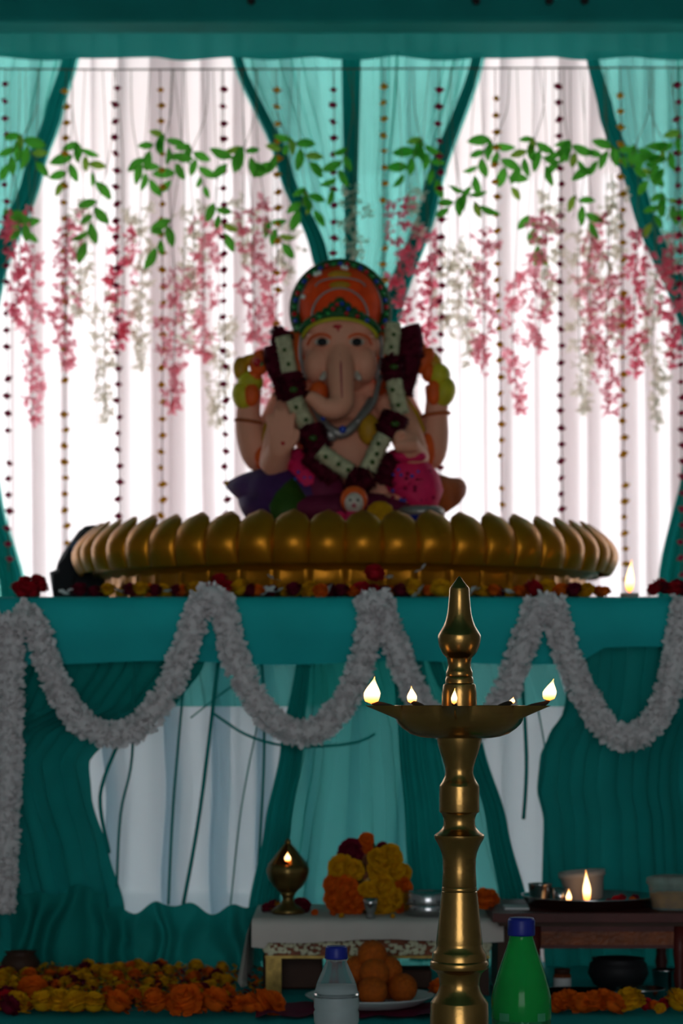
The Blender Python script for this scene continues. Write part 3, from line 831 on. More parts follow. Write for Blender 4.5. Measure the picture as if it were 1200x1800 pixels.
MB().ell((0,-.026,.055), (.005,.006,.005), 8, 6).build('nose', M['pinkb'], fig)
for s in (-1, 1):
    MB().ell((s*.008,-.022,.067), (.003,.003,.003), 8, 6).build('eye', M['black'], fig)
    MB().ell((s*.030,-.004,.035), (.012,.010,.010), 10, 8).build('hand', M['pink_cloth'], fig)
yb = MB(); yb.lathe([(.0,.0),(.02,.002),(.031,.018),(.033,.036),(.026,.056),(.012,.066),(0,.068)], 20, rfun=lambda r, z, a: r*(1+.05*math.sin(9*a)))
tag(yb.build('yellow_sweet', M['yellow'], loc=(X(668,5.18), 5.19, AT+.150)), 'yellow rounded sweet beside the small hooded figurine', 'sweet')
bt = thing('blue_bowl', 'dark blue bowl with a silver rim at the right foot of the idol', 'bowl', (X(740,5.22), 5.22, AT+.150))
MB().lathe([(.025,0),(.040,.012),(.049,.030),(.050,.038),(.044,.036),(.03,.02),(0,.016)], 28).build('bowl', M['blue_cap'], bt)
MB().lathe([(.046,.036),(.052,.038),(.050,.052),(.040,.058),(.0,.056)], 28).build('rim', M['silver'], bt)

# ------------------------------------------------------------------ bead strings in front of the backdrop
def bead_mesh(m, seed):
    rng = random.Random(seed); q = MB()
    n = 8; vs = [(0,0,-.0095)]
    for k in range(n):
        a = 2*PI*k/n; r_ = .0135 if k % 2 else .010
        vs.append((r_*math.cos(a), r_*math.sin(a), rng.uniform(-.002,.002)))
    vs.append((0,0,.0095))
    fs = []
    for k in range(n):
        k2 = (k+1) % n; fs += [(0, 1+k2, 1+k), (1+k, 1+k2, n+1)]
    return q.add(vs, fs).mesh('bead', m, smooth=False)
BM = {'maroon': [bead_mesh(M['maroon'], s) for s in (1,2)], 'amber': [bead_mesh(M['amber'], s) for s in (3,4)]}
ordn = ['first', 'second', 'third', 'fourth', 'fifth', 'sixth', 'seventh']
lines = [(10,'maroon',148,1005,14),(116,'amber',160,965,114),(204,'maroon',155,940,208),(282,'amber',158,925,286),(391,'maroon',157,920,398),(485,'amber',158,900,490),
         (585,'maroon',158,640,588),(675,'amber',152,640,676),(772,'maroon',158,900,775),(871,'amber',173,900,880),(981,'maroon',152,925,990),(1088,'amber',168,1040,1101),(1192,'maroon',150,1010,1198)]
cnt = {'maroon': 0, 'amber': 0}
for px, c, y0, y1, pxb in lines:
    rng = random.Random(px); D = 6.34
    lab = 'string of %s flower beads, %s %s one from the left' % ('maroon' if c == 'maroon' else 'amber yellow', ordn[cnt[c]], 'maroon' if c == 'maroon' else 'yellow')
    cnt[c] += 1
    t = thing('bead_string', lab, 'bead string', (X(px, 6.38), 6.38, WZ), 'hanging flower bead strings')
    base = Vector(t.location)
    tp = []
    for k in range(13):
        v = k/12; tp.append(P(px+(pxb-px)*v+1.5*math.sin(v*5+px), 121+(y1-121)*v, 6.38-.04*min(1, v*4)) - base)
    MB().tube(tp, .0014, 5).build('thread', M['string'], t)
    y = y0; 
    while y < y1:
        v = (y-121)/(y1-121)
        if rng.random() > .03:
            o = obj('bead', BM[c][rng.randrange(2)], t)
            o.location = P(px+(pxb-px)*v+1.5*math.sin(v*5+px)+rng.uniform(-2.5,2.5), y, 6.34) - base
            o.rotation_euler = (rng.uniform(-.4,.4), rng.uniform(-.4,.4), rng.uniform(0,6)); s_ = rng.uniform(.85,1.15); o.scale = (s_,)*3
        y += 28.6 + rng.uniform(-2,2)

# ------------------------------------------------------------------ hanging blossoms and leaf vines
def blossom_mesh(m, seed):
    rng = random.Random(seed); q = MB()
    for k in range(5):
        a = rng.uniform(0, 6.28); tl = rng.uniform(-1.0,.6)
        d = Vector((math.cos(a)*math.cos(tl), math.sin(a)*math.cos(tl), math.sin(tl))); sd = d.cross(Vector((rng.uniform(-1,1),rng.uniform(-1,1),.5))).normalized()
        l_ = rng.uniform(.016,.027); w_ = rng.uniform(.006,.0095); up = d.cross(sd)
        q.add([(0,0,0), d*l_*.55-sd*w_+up*.003, d*l_*.6+up*-.002, d*l_*.55+sd*w_+up*.003, d*l_-sd*w_*.35, d*l_+sd*w_*.35], [(0,1,2),(0,2,3),(1,4,2),(2,5,3),(4,5,2)])
    return q.mesh('blossom', m)
BL = {k: [blossom_mesh(M[mk], s) for s in range(5)] for k, mk in (('pink','pinkb'),('rose','roseb'),('cream','creamb'))}
pink = [(32,365,560,'rose','over the left teal drape'),(60,450,745,'pink','longest at the left, beside the first maroon string'),(118,375,650,'pink','crossed by the first yellow string'),
        (216,400,612,'rose','crossed by the second maroon string'),(306,475,725,'pink','right of the second yellow string'),(358,380,632,'pink','between the second yellow and third maroon strings'),
        (442,350,600,'pink','between the third maroon and third yellow strings'),(478,450,735,'pink','just left of the third yellow string, above the axe hand'),(703,345,560,'rose','on the middle teal drape right of the crown'),
        (752,395,620,'rose','along the right hem of the middle drape'),(848,400,652,'pink','left of the fifth yellow string'),(906,470,728,'pink','right of the fifth yellow string'),
        (952,370,615,'pink','left of the sixth maroon string'),(1040,372,620,'pink','widest one right of the sixth maroon string'),(1068,480,725,'pink','low one left of the sixth yellow string'),
        (1120,405,655,'rose','right of the sixth yellow string'),(1182,415,640,'rose','over the right teal drape')]
cream = [(146,350,560,'right of the first yellow string'),(184,510,735,'low, left of the second maroon string'),(247,355,645,'between the second maroon and second yellow strings'),
         (322,480,605,'short, beside the low pink strand right of the second yellow string'),(338,355,520,'below the leaves right of the second yellow string'),(386,560,745,'low, left of the third maroon string'),
         (428,345,470,'short, right of the third maroon string'),(508,400,490,'short, left of the idol crown'),(622,325,455,'on the middle drape above the idol crown'),
         (737,335,410,'short, on the middle drape by the right hem'),(790,420,585,'right of the middle drape hem'),(825,440,640,'left of the fifth yellow string'),
         (966,335,545,'behind the sixth maroon string'),(1018,400,725,'long, right of the sixth maroon string'),(1076,325,610,'behind the sixth yellow string'),
         (1152,465,745,'long, near the right teal drape'),(1192,355,470,'short, at the right edge')]
def strand(px, y0, y1, kind, label, D, seed):
    rng = random.Random(seed)
    base = P(px, y0, D)
    t = thing('blossom_strand', label, 'artificial flowers', base, 'hanging artificial blossom strands')
    tx = px + rng.uniform(-18, 18)
    pts = [Vector((X(tx, 6.38), 6.38, WZ))-base, P((tx+px)/2+rng.uniform(-10,10), (121+y0)/2, D)-base, Vector((0,0,0)), P(px+rng.uniform(-6,6), (y0+y1)/2, D)-base, P(px+rng.uniform(-8,8), y1, D)-base]
    MB().tube(pts, [.0009,.0009,.0012,.0014,.0009], 5, sub=5).build('stem', M['vine'], t)
    n = int((y1-y0)/5.4)
    for k in range(n):
        v = (k+.5)/n
        q = pts[2].lerp(pts[4], v)
        sp = (.034 if v < .6 else .034*(1-(v-.6)/.55))
        o = obj('blossom', BL[kind][rng.randrange(5)], t)
        o.location = q + Vector((rng.uniform(-sp, sp), rng.uniform(-.028,.028), rng.uniform(-.012,.012)))
        o.rotation_euler = (rng.uniform(-.7,.7), rng.uniform(-.7,.7), rng.uniform(0,6.28)); s_ = rng.uniform(.7,1.12); o.scale = (s_,)*3
for i, (px, y0, y1, k, lab) in enumerate(pink):
    strand(px, y0, y1, k, '%s blossom strand %s' % ('deep pink' if k == 'rose' else 'pink', lab), 6.44 if i % 2 else 6.30, 200+i)
for i, (px, y0, y1, lab) in enumerate(cream):
    strand(px, y0, y1, 'cream', 'cream blossom strand %s' % lab, 6.46, 300+i)

def leaf_mesh(m, l_, w_):
    q = MB(); vs = []; fs = []
    n = 7
    for j in range(n):
        v = j/(n-1); ww = w_*math.sin(PI*min(1, v*.92+.04))**.8*(1-.25*v)
        if j == n-1: ww = .0006
        for u in (-1, 0, 1):
            vs.append((u*ww, -.004*abs(u)+.006*math.sin(PI*v), -v*l_))
    for j in range(n-1):
        a = j*3; fs += [(a, a+1, a+4, a+3), (a+1, a+2, a+5, a+4)]
    return q.add(vs, fs).mesh('leaf', m)
LM = [leaf_mesh(M['leaf'], .056, .0145), leaf_mesh(M['leaf'], .046, .012), leaf_mesh(M['leaf'], .062, .0165), leaf_mesh(M['leaf2'], .046, .012)]
vines = [(36,250,7,34,'over the left teal drape, upper'),(10,375,4,24,'at the left edge, lower'),(54,395,2,10,'tiny one beside the left drape hem'),(138,265,9,36,'crossed by the first yellow string'),
         (170,362,5,20,'low, right of the first yellow string'),(245,290,3,18,'right of the second maroon string'),(288,250,7,26,'crossed by the second yellow string'),(335,270,9,34,'right of the second yellow string'),
         (300,395,4,14,'low, beside the second yellow string'),(376,365,4,18,'low, left of the third maroon string'),(424,272,6,26,'right of the third maroon string'),(470,390,4,20,'low, left of the third yellow string'),
         (512,258,7,26,'right of the third yellow string'),(538,345,6,22,'left of the idol crown'),(610,270,5,20,'on the dark fold above the idol crown'),(742,258,10,32,'upper, on the middle drape near its right hem'),
         (815,352,6,28,'low, left of the fifth yellow string'),(862,258,11,38,'crossed by the fifth yellow string'),(936,255,8,34,'left of the sixth maroon string'),(928,388,5,22,'low, left of the sixth maroon string'),
         (1000,260,6,18,'right of the sixth maroon string'),(1010,350,4,14,'low, right of the sixth maroon string'),(1076,270,8,22,'crossed by the sixth yellow string'),(1114,262,4,14,'right of the sixth yellow string'),
         (1172,262,5,18,'upper, on the right teal drape'),(1166,355,7,24,'lower, on the right teal drape'),(1196,240,5,14,'uppermost, at the right edge')]
for i, (px, py, n, sp, lab) in enumerate(vines):
    rng = random.Random(500+i); D = 6.40 if i % 2 else 6.28
    base = P(px, py, D)
    t = thing('leafy_vine', 'green leaf sprig %s' % lab, 'artificial leaves', base, 'hanging green leaf sprigs')
    tx = px + rng.choice((-1,1))*rng.uniform(8, 34)
    top_ = Vector((X(tx, 6.38), 6.38, WZ))-base
    fork = P(tx+(px-tx)*.15, 121+(py-121)*.55, D)-base
    pts = [top_, fork, Vector((0,0,0)), P(px+rng.uniform(-8,8), py+34, D)-base]
    q = MB().tube(pts, [.0010,.0011,.0011,.0009], 5, sub=5)
    q.build('stem', M['vine'], t)
    # one or two pinnate twigs, leaves set alternately along each
    nt_ = 2 if n >= 6 else 1
    q2 = MB()
    for w_ in range(nt_):
        sg = (1 if (w_ + i) % 2 else -1)
        th_ = sg*rng.uniform(.35, 1.0)
        dv = Vector((math.sin(th_), 0, -math.cos(th_)))
        m_ = int(math.ceil(n*.95/nt_))
        step = .0165
        p0 = Vector((0, -.012*w_, .018 if nt_ == 2 else .012))
        pts = [p0 + dv*step*k + Vector((0, 0, -.0012*k*k)) for k in range(m_+1)]
        q2.tube(pts, .0010, 5)
        for k in range(m_+1):
            sd = 1 if k % 2 else -1
            a_ = th_ + (sd*rng.uniform(.55, 1.0) if k < m_ else 0)
            o = obj('leaf', LM[rng.choice((0,0,1,1,2,2,3))], t)
            o.location = pts[k] + Vector((0, rng.uniform(-.006,.006), 0))
            d2 = Vector((math.sin(a_), 0, -math.cos(a_)))
            o.rotation_euler = (0, math.atan2(-d2.x, -d2.z), 0)
            o.rotation_euler = (Euler((0, math.atan2(-d2.x, -d2.z), 0)).to_matrix() @ Euler((rng.uniform(-.35,.35), 0, rng.uniform(-.6,.6))).to_matrix()).to_euler()
            s_ = rng.uniform(.78,1.05); o.scale = (s_,)*3
    q2.build('twig', M['vine'], t)

# ------------------------------------------------------------------ on the altar edge
rng = random.Random(77)
E = 'flower heads along the altar edge'
names = {'yellow':'yellow marigold head lying along the altar edge','orange':'orange marigold head lying along the altar edge','maroon':'maroon rose head lying along the altar edge','red':'red rose head lying along the altar edge','white':'loose white petals lying along the altar edge'}
seq = [(118,'white'),(140,'maroon'),(165,'maroon'),(190,'yellow'),(212,'white'),(228,'maroon'),(247,'yellow'),(272,'maroon'),(265,'orange'),(295,'white'),(310,'maroon'),(320,'orange'),(342,'yellow'),(360,'red'),(382,'red'),(402,'red'),(422,'yellow'),(440,'maroon'),(452,'orange'),(470,'white'),(486,'white'),(516,'maroon'),(545,'yellow'),
       (563,'orange'),(580,'white'),(600,'maroon'),(622,'orange'),(635,'red'),(658,'red'),(675,'maroon'),(684,'white'),(705,'maroon'),(725,'yellow'),(741,'white'),(752,'orange'),(775,'yellow'),(800,'maroon'),(830,'white'),(868,'orange'),(888,'white'),(912,'orange'),(938,'red'),(962,'yellow'),(985,'orange'),(1008,'maroon'),(1030,'yellow'),(1062,'orange')]
for i, (px, k) in enumerate(seq):
    D = 4.835 + rng.uniform(0, .035)
    s_ = {'yellow':1.05,'orange':.8,'maroon':.85,'red':.95,'white':1.1}[k]*rng.uniform(.85,1.15)
    hgt = {'white': .006}.get(k, .0125*s_)
    flower(k, (X(px, D), D, AT+hgt), s_, names[k], E, rng=rng)
for px, py, k in ((658,1008,'red'),(685,1018,'white'),(480,1020,'white'),(740,1004,'white'),(385,1022,'red')):   # heaped second layer
    flower(k, P(px, py, 4.87), 1.05, 'red rose head heaped on top of the altar edge row' if k == 'red' else names[k], E, rng=rng)
# inner row right against the lotus base
for i in range(34):
    px = 180 + i*26.5 + rng.uniform(-8,8); D = 4.905+rng.uniform(-.01,.02)
    if 560 < px < 660: D = 4.895
    k = rng.choice(('yellow','orange','yellow','maroon','orange','white'))
    s_ = rng.uniform(.7,1.0)
    flower(k, (X(px, D), D, AT+(.006 if k == 'white' else .012*s_)), s_, names[k], E, rng=rng)

FLAME_N = [0]
def flame(parent, base, h, w_, lean=(0,0), m='flame'):
    q = MB(); prof = []
    n = 10; vs = []; fs = []; seg = 12
    for j in range(n+1):
        v = j/n
        r_ = w_*.5*(math.sin(PI*min(1, (v*.80+.20)))**.9)*(1.05 if v < .4 else 1.05*(1-(v-.4)/.6)**.55) if 0 < j < n else .0003
        for k in range(seg):
            a = 2*PI*k/seg
            vs.append((r_*math.cos(a)+lean[0]*v*v, r_*math.sin(a)+lean[1]*v*v, v*h))
    for j in range(n):
        for k in range(seg):
            k2 = (k+1) % seg; fs.append((j*seg+k, j*seg+k2, (j+1)*seg+k2, (j+1)*seg+k))
    o = q.add(vs, fs).build('flame', M[m], parent)
    o.location = base
    return o

# tea lights at both ends of the altar
def tealight(px, D, h, label, col_m, fh, fw, lean):
    t = thing('tea_light', label, 'candle', (X(px, D), D, AT))
    MB().lathe([(.015,0),(.019,.002),(.0195,h),(.0175,h),(.016,h-.005),(.0,h-.006)], 24).build('cup', M[col_m], t)
    MB().tube([(0,0,h-.007),(0,0,h+.004)], .001, 6).build('wick', M['wick'], t)
    flame(t, (0,0,h+.001), fh, fw, lean)
tealight(54, 4.90, .012, 'small tea light burning behind the red petals at the left', 'terracotta', .018, .010, (0,0))
tealight(1106, 5.0, .012, 'white tea light with a tall flame right of the golden lotus', 'white_plastic', .068, .017, (.004,0))
for i, (px, dz, D) in enumerate(((30,.008,4.85),(52,.006,4.845),(72,.010,4.86),(44,.02,4.88),(66,.022,4.89),(38,-.004,4.83),(58,-.006,4.828))):
    flower('red', (X(px, D), D, AT+.008+max(dz,-.002)), rng.uniform(.75,1.0), 'red petal cluster at the left end of the altar edge', 'red petals at the left end', rng=rng)
for i, (px, dz, D) in enumerate(((1150,.008,4.86),(1168,.012,4.87),(1186,.010,4.86),(1204,.010,4.86),(1160,.022,4.89),(1190,.024,4.89))):
    flower('maroon' if i % 2 else 'red', (X(px, D), D, AT+.008+dz*.6), rng.uniform(.8,1.0), 'dark red rose head at the right end of the altar edge', 'roses at the right end', rng=rng)

# black bag behind the lotus at the left
bagD = 5.62
ol = [(96,1052),(94,1008),(103,1003),(104,990),(116,975),(128,955),(140,936),(152,927),(168,925),(185,931),(205,941),(222,960),(215,1000),(200,1052)]
n = len(ol); vs = []; fs = []
bb = P(150, 1050, bagD); bb.z = AT
for off, sc in ((-.07,.90), (-.05,1.0), (.05,1.0), (.075,.88)):
    for x, y in ol:
        p = P(150+(x-150)*sc, 1050+(min(y,1052)-1050)*sc, bagD) - bb
        p.z = max(p.z, 0.0); vs.append((p.x+.004*math.sin(y*.2+off*50), off, p.z))
for j in range(3):
    for k in range(n):
        k2 = (k+1) % n; fs.append((j*n+k, j*n+k2, (j+1)*n+k2, (j+1)*n+k))
fs += [tuple(reversed(range(n))), tuple(3*n+k for k in range(n))]
bag = tag(MB().add(vs, fs).build('black_bag', M['black_cloth'], loc=bb, sharp=50), 'slumped black bag leaning against the left of the golden lotus', 'bag')
q = MB().ell((X(141,bagD)-bb.x, -.074, Z(968,bagD)-bb.z), (.014,.005,.018), 12, 8).build('blue_patch', M['blue_patch'], bag); q['label'] = 'small blue patch'
MB().tube([(-.03,-.072,.02), (-.02,-.08,.07), (.0,-.078,.11), (.03,-.072,.13)], .004, 8, sub=4).build('strap', M['black'], bag)

# ------------------------------------------------------------------ floor cloth and low stool with white cloth
fc = cloth([(0,0),(10,0)], [(0,0),(10,0)], 0, 1, 5, 2, .001, nu=1, nv=1)
vs = []; fs = []
for j in range(31):
    for i in range(61):
        x = -1.25+2.5*i/60; y = 3.95+1.0*j/30
        vs.append((x, y, .003+.002*noise.noise(Vector((x*6, y*6, 1)))))
for j in range(30):
    for i in range(60):
        a = j*61+i; fs.append((a, a+1, a+62, a+61))
tag(MB().add(vs, fs).build('floor_cloth', M['teal']), 'teal cloth spread on the floor before the altar', 'cloth')

SH = .140
sx0, sx1, sy0, sy1 = -.158, .288, 4.36, 4.70
st = thing('low_stool', 'low stool with gold and white trimmed rail under the white cloth', 'stool', (.065, 4.53, 0))
def cw(mb, name, m, smooth=False, parent=st):
    o = mb.build(name, M[m], parent, smooth); o.matrix_parent_inverse = Matrix.Translation(-Vector(parent.location)); return o
cw(MB().box(sx0+.008, sx1-.008, sy0+.012, sy1-.008, SH-.02, SH-.004), 'seat_board', 'wood_dark')
for x in (sx0+.035, sx1-.035):
    for y in (sy0+.035, sy1-.035):
        cw(MB().box(x-.014, x+.014, y-.014, y+.014, .004, SH-.02), 'leg', 'trimgold' if y < 4.5 and x < 0 else 'wood_dark')
cw(MB().box(sx0+.02, sx1-.02, sy0+.018, sy0+.03, .072, SH-.02), 'front_rail', 'wood_rail')
cw(MB().box(sx0+.02, sx1-.02, sy0+.010, sy0+.018, .072, .077), 'gold_strip', 'trimgold')
rng = random.Random(4); q = MB()
for k in range(230):
    x = sx0+.02+(sx1-sx0-.04)*rng.random(); z = rng.uniform(.079,.103)
    q.ell((x, sy0+.015, z), (rng.uniform(.003,.006), .003, rng.uniform(.002,.005)), 6, 4)
o = cw(q, 'stone_inlay', 'trimwhite'); o['kind'] = 'stuff'
# white cloth: top, front flap, side flaps
vs = []; fs = []; nx = 60
rows = [('b', sy1+.004, SH-.03), ('t', sy1, SH), ('t', 4.58, SH), ('t', 4.44, SH), ('t', sy0+.004, SH+.0005), ('f', sy0-.002, SH-.006), ('f', sy0-.004, SH-.020), ('f', sy0-.005, SH-.036)]
for kind, y, z in rows:
    for i in range(nx+1):
        u = i/nx; x = sx0-.004+(sx1-sx0+.008)*u
        dz = 0
        if kind == 'f': dz = -.004*math.sin(u*9)*(SH-z)/.04 - .012*(SH-z)/.04*(1 if u < .06 else 0)
        vs.append((x, y-(.004*math.sin(u*40) if kind == 'f' and z < SH-.01 else 0), z+dz+.0012*noise.noise(Vector((x*30, y*30, 2)))+.001))
for j in range(len(rows)-1):
    for i in range(nx):
        a = j*(nx+1)+i; fs.append((a, a+1, a+nx+2, a+nx+1))
for sgn, xe in ((-1, sx0), (1, sx1)):
    off = len(vs); m_ = 18
    for k in range(6):
        t = k/5
        for i in range(m_+1):
            y = sy0-.004+(sy1-sy0+.004)*i/m_
            x = xe+sgn*(.005+.022*t*(.6+.4*math.sin(i*1.3)) + (.004 if t else 0))
            vs.append((x, y, SH-.001-t*(.118 if sgn < 0 else .10)*(1-.1*math.sin(i*.9))))
    for k in range(5):
        for i in range(m_):
            a = off+k*(m_+1)+i; fs.append((a, a+1, a+m_+2, a+m_+1))
tc = tag(MB().add(vs, fs).build('stool_cloth', M['tablecloth']), 'creased white cloth draped over the low stool', 'cloth')

# brass lotus oil lamp on the stool
D = 4.50; s = D/FPX
lp = thing('lotus_oil_lamp', 'closed lotus-bud brass oil lamp with a small flame on the stool', 'oil lamp', (X(506, D), D, SH+.002))
MB().lathe([(.030,0),(.032,.004),(.026,.010),(.014,.018),(.010,.026),(.011,.032),(.016,.040)], 28).build('foot', M['brass_dark'], lp)
MB().lathe([(.014,.038),(.026,.050),(.035,.064),(.0385,.076),(.0385,.084),(.034,.092),(.030,.092),(.030,.084),(.0,.07)], 32, rfun=lambda r, z, a: r*(1+.03*math.cos(8*a))).build('bowl', M['brass_dark'], lp)
for k in range(8):       # bud leaves closing to a point, with gaps
    a = 2*PI*k/8+.39; vs = []; fs = []
    for j in range(8):
        v = j/7; r_ = .033*(1-v)**.95 + .003; ww = .011*(1-v)**.8+.002
        z = .090+v*.042
        for u in (-1, 0, 1):
            ca, sa = math.cos(a), math.sin(a)
            vs.append((r_*ca-u*ww*sa, r_*sa+u*ww*ca, z))
    n0 = len(vs)
    vs += [(x*.93, y*.93, z) for x, y, z in vs]
    for j in range(7):
        for i in (0, 1):
            q_ = j*3+i; fs += [(q_, q_+1, q_+4, q_+3), (n0+q_+3, n0+q_+4, n0+q_+1, n0+q_)]
        fs += [(j*3, j*3+3, n0+j*3+3, n0+j*3), (j*3+5, j*3+2, n0+j*3+2, n0+j*3+5)]
    if k != 5: MB().add(vs, fs).build('bud_leaf', M['brass_dark'], lp)
MB().lathe([(.005,.128),(.006,.133),(.003,.138),(.0,.140)], 14).build('knob', M['brass_dark'], lp)
MB().tube([(0,-.022,.08),(0,-.030,.1)], .002, 6).build('wick', M['wick'], lp)
flame(lp, (0,-.031,.098), .018, .011)
for px, py, k, sz in ((482,1600,'maroon',.8),(530,1600,'maroon',.9),(470,1604,'maroon',.6),(484,1588,'yellow',.7),(520,1597,'maroon',.7)):
    D = 4.53; flower(k, (X(px, D), D, SH+.012*sz+.002), sz, '%s at the foot of the lotus oil lamp' % ('maroon rose head' if k == 'maroon' else 'yellow marigold head'), 'flowers round the lotus lamp', rng=rng)

# small idol heaped with marigolds
D = 4.55
si = thing('small_idol', 'small dark idol almost hidden by yellow and orange marigolds', 'idol', (X(645, D), D, SH+.002))
MB().lathe([(.040,0),(.042,.006),(.034,.02),(.028,.045),(.030,.07),(.022,.085),(.012,.09)], 20).build('torso', M['brass_dark'], si)
MB().ell((0,-.004,.104), (.016,.016,.018), 14, 10).build('head', M['terracotta'], si)
MB().tube([(0,-.018,.10), (.002,-.030,.080), (-.006,-.034,.062)], [.006,.005,.004], 8, sub=3).build('trunk', M['terracotta'], si)
MB().lathe([(.014,.112),(.017,.120),(.012,.134),(.004,.145),(0,.147)], 16).build('crown', M['brass_dark'], si)
hm = [('orange',644,1476,.72),('orange',645,1490,.6),('maroon',617,1496,1.25),('maroon',672,1490,.6),('yellow',600,1525,1.3),('yellow',620,1530,1.1),('yellow',593,1538,1.0),('yellow',668,1512,1.25),('yellow',686,1505,1.2),('yellow',690,1530,1.25),('yellow',706,1535,1.0),('yellow',664,1530,1.05),
      ('orange',588,1556,1.15),('orange',608,1560,1.25),('orange',590,1580,1.2),('orange',612,1585,1.25),('orange',630,1582,1.1),('orange',706,1560,1.1),('yellow',648,1568,1.05),('yellow',672,1560,1.3),('yellow',686,1580,1.3),('yellow',668,1590,1.3),('orange',622,1600,1.0),('orange',700,1588,1.0),('orange',596,1600,.9)]
for k, px, py, sz in hm:
    dd = 4.55 - .05*math.cos((px-645)/75*1.4)*(.35 if py < 1500 else 1) - (.0 if py < 1540 else .012)
    p = P(px, py, dd); p.z = max(p.z, SH+.014*sz+.003)
    o = flower(k, p, sz, {'yellow':'yellow marigold heaped on the small idol','orange':'orange marigold heaped on the small idol','maroon':'maroon rose head at the top of the small idol'}[k]+(', at its very top' if py < 1495 and k == 'orange' else ''), 'flowers heaped on the small idol', rng=rng)
    o.rotation_euler = (1.2+rng.uniform(-.3,.3), 0, (px-645)/75*.9)
# steel tumbler and round steel box
t = thing('steel_cup', 'tiny steel cup before the marigold-heaped idol', 'cup', (X(651, 4.40), 4.40, SH+.002))
MB().lathe([(.008,0),(.009,.002),(.007,.010),(.010,.016),(.0125,.026),(.0135,.036),(.0125,.036),(.011,.026),(.0,.02)], 24).build('cup', M['steel'], t)
t = thing('steel_box', 'round lidded steel box beside the brass lamp column', 'box', (X(752, 4.47), 4.47, SH+.002))
MB().lathe([(.042,0),(.044,.002),(.0445,.022),(.043,.023)], 40).build('box', M['steel'], t)
MB().lathe([(.0455,.021),(.046,.023),(.0455,.040),(.043,.043),(.038,.0435),(.036,.041),(0,.041)], 40).build('lid', M['steel'], t)
for px, D, k, sz in ((553,4.47,'orange',.35),(600,4.40,'yellow',.3),(585,4.45,'orange',.3),(690,4.39,'yellow',.3)):
    flower(k, (X(px, D), D, SH+.006), sz, 'tiny %s petal tuft on the white stool cloth' % k, 'petal tufts on the stool cloth', rng=rng)
flower('orange', (X(853, 4.45), 4.45, SH+.03), 1.35, 'orange marigold at the right end of the stool behind the lamp', None, rng=rng)

# plate of sweets on the floor under the stool front
mc_v = []; fs = []
for j in range(7):
    for i in range(41):
        x = -.145+.31*i/40; y = 4.06+.17*j/6
        z = .007 + (.010*max(0, math.sin(i*.55))*(.6+.4*math.sin(i*.21)) if j in (0,1) else .004) + .004*noise.noise(Vector((x*40, y*40, 5)))
        mc_v.append((x, y-.012*math.sin(i*.9)*(j == 0), z))
for j in range(6):
    for i in range(40):
        a = j*41+i; fs.append((a, a+1, a+42, a+41))
tag(MB().add(mc_v, fs).build('maroon_cloth', M['maroon_cloth']), 'crumpled maroon cloth under the plate of orange sweets', 'cloth')
PL = Vector((X(650, 4.16), 4.17, .013))
pl = MB().lathe([(.070,0),(.085,.003),(.108,.016),(.112,.019),(.108,.019),(.084,.006),(0,.004)], 40).build('sweet_plate', M['paper'], loc=PL)
tag(pl, 'white plate holding the orange round sweets', 'plate')
lr_ = .0258
lad = [(-.060,0,0),(0,0,0),(.058,-.002,0),(-.03,.052,0),(.03,.052,0),(.0,-.055,0),(-.055,-.045,0),(-.028,.018,1),(.03,.02,1),(.004,-.028,1),(.0,.006,2)]
lm_ = MB().ell((0,0,0), lr_, 20, 14).mesh('sweet', M['laddu'])
lab2 = ['bottom layer','second layer','top']
for i, (x, y, l) in enumerate(lad):
    o = obj('round_sweet', lm_); o.location = PL+Vector((x*.9+.004, y*.9, (.0045+lr_+l*.028))); o.rotation_euler = (i, i*2, 0)
    tag(o, 'orange round sweet at the very top of the pile' if l == 2 else 'orange sweet in the %s of the pile' % lab2[l], 'sweet', 'orange sweets on the plate')
flower('orange', (X(772, 4.2), 4.2, .04), 1.0, 'orange marigold lying left of the lamp column by the plate', None, rng=rng)
# dark boxes under the stool
b1 = bevel(MB().box(-.055,.055,-.04,.04,0,.062).build('brown_box', M['wood_dark'], loc=(X(515,4.5),4.50,.006), smooth=False), .004)
tag(b1, 'dark brown box in the shade under the stool, left', 'box')
b1 = bevel(MB().box(-.045,.045,-.04,.04,0,.035).build('brown_box', M['wood_dark'], loc=(X(715,4.5),4.50,.006), smooth=False), .004)
tag(b1, 'flat dark box in the shade under the stool, right', 'box')

# ------------------------------------------------------------------ wooden puja table at the right
TH = .160
tb = thing('puja_table', 'small red-brown wooden table with carved rail at the right', 'table', (.47, 4.45, 0))
def cw2(mb, name, m, smooth=False): return cw(mb, name, m, smooth, tb)
cw2(bevel_mb := MB().box(X(866,4.3), .70, 4.30, 4.60, TH-.016, TH), 'table_top', 'wood')
cw2(MB().box(X(868,4.3)+.01, .69, 4.31, 4.59, TH-.024, TH-.016), 'top_moulding', 'wood_dark')
lx0, lx1 = X(938,4.32), X(1195,4.32)
for x in (lx0, lx1):
    for y in (4.325, 4.575):
        q = MB(); q.lathe([(.010,.004),(.013,.01),(.009,.025),(.012,.045),(.009,.06),(.012,.085),(.013,TH-.024)], 12, c=(x, y, 0)); cw2(q, 'leg', 'wood', True)
cw2(MB().box(lx0+.012, lx1-.012, 4.316, 4.328, TH-.058, TH-.034), 'carved_rail', 'wood_rail')
cw2(MB().box(lx0+.012, lx1-.012, 4.314, 4.330, TH-.064, TH-.058), 'rail_edge', 'wood')
cw2(MB().box(lx0+.012, lx1-.012, 4.314, 4.330, TH-.034, TH-.024), 'rail_edge', 'wood')
cw2(MB().box(X(872,4.4), X(890,4.4), 4.36, 4.56, .004, TH-.024), 'side_panel', 'wood_dark')
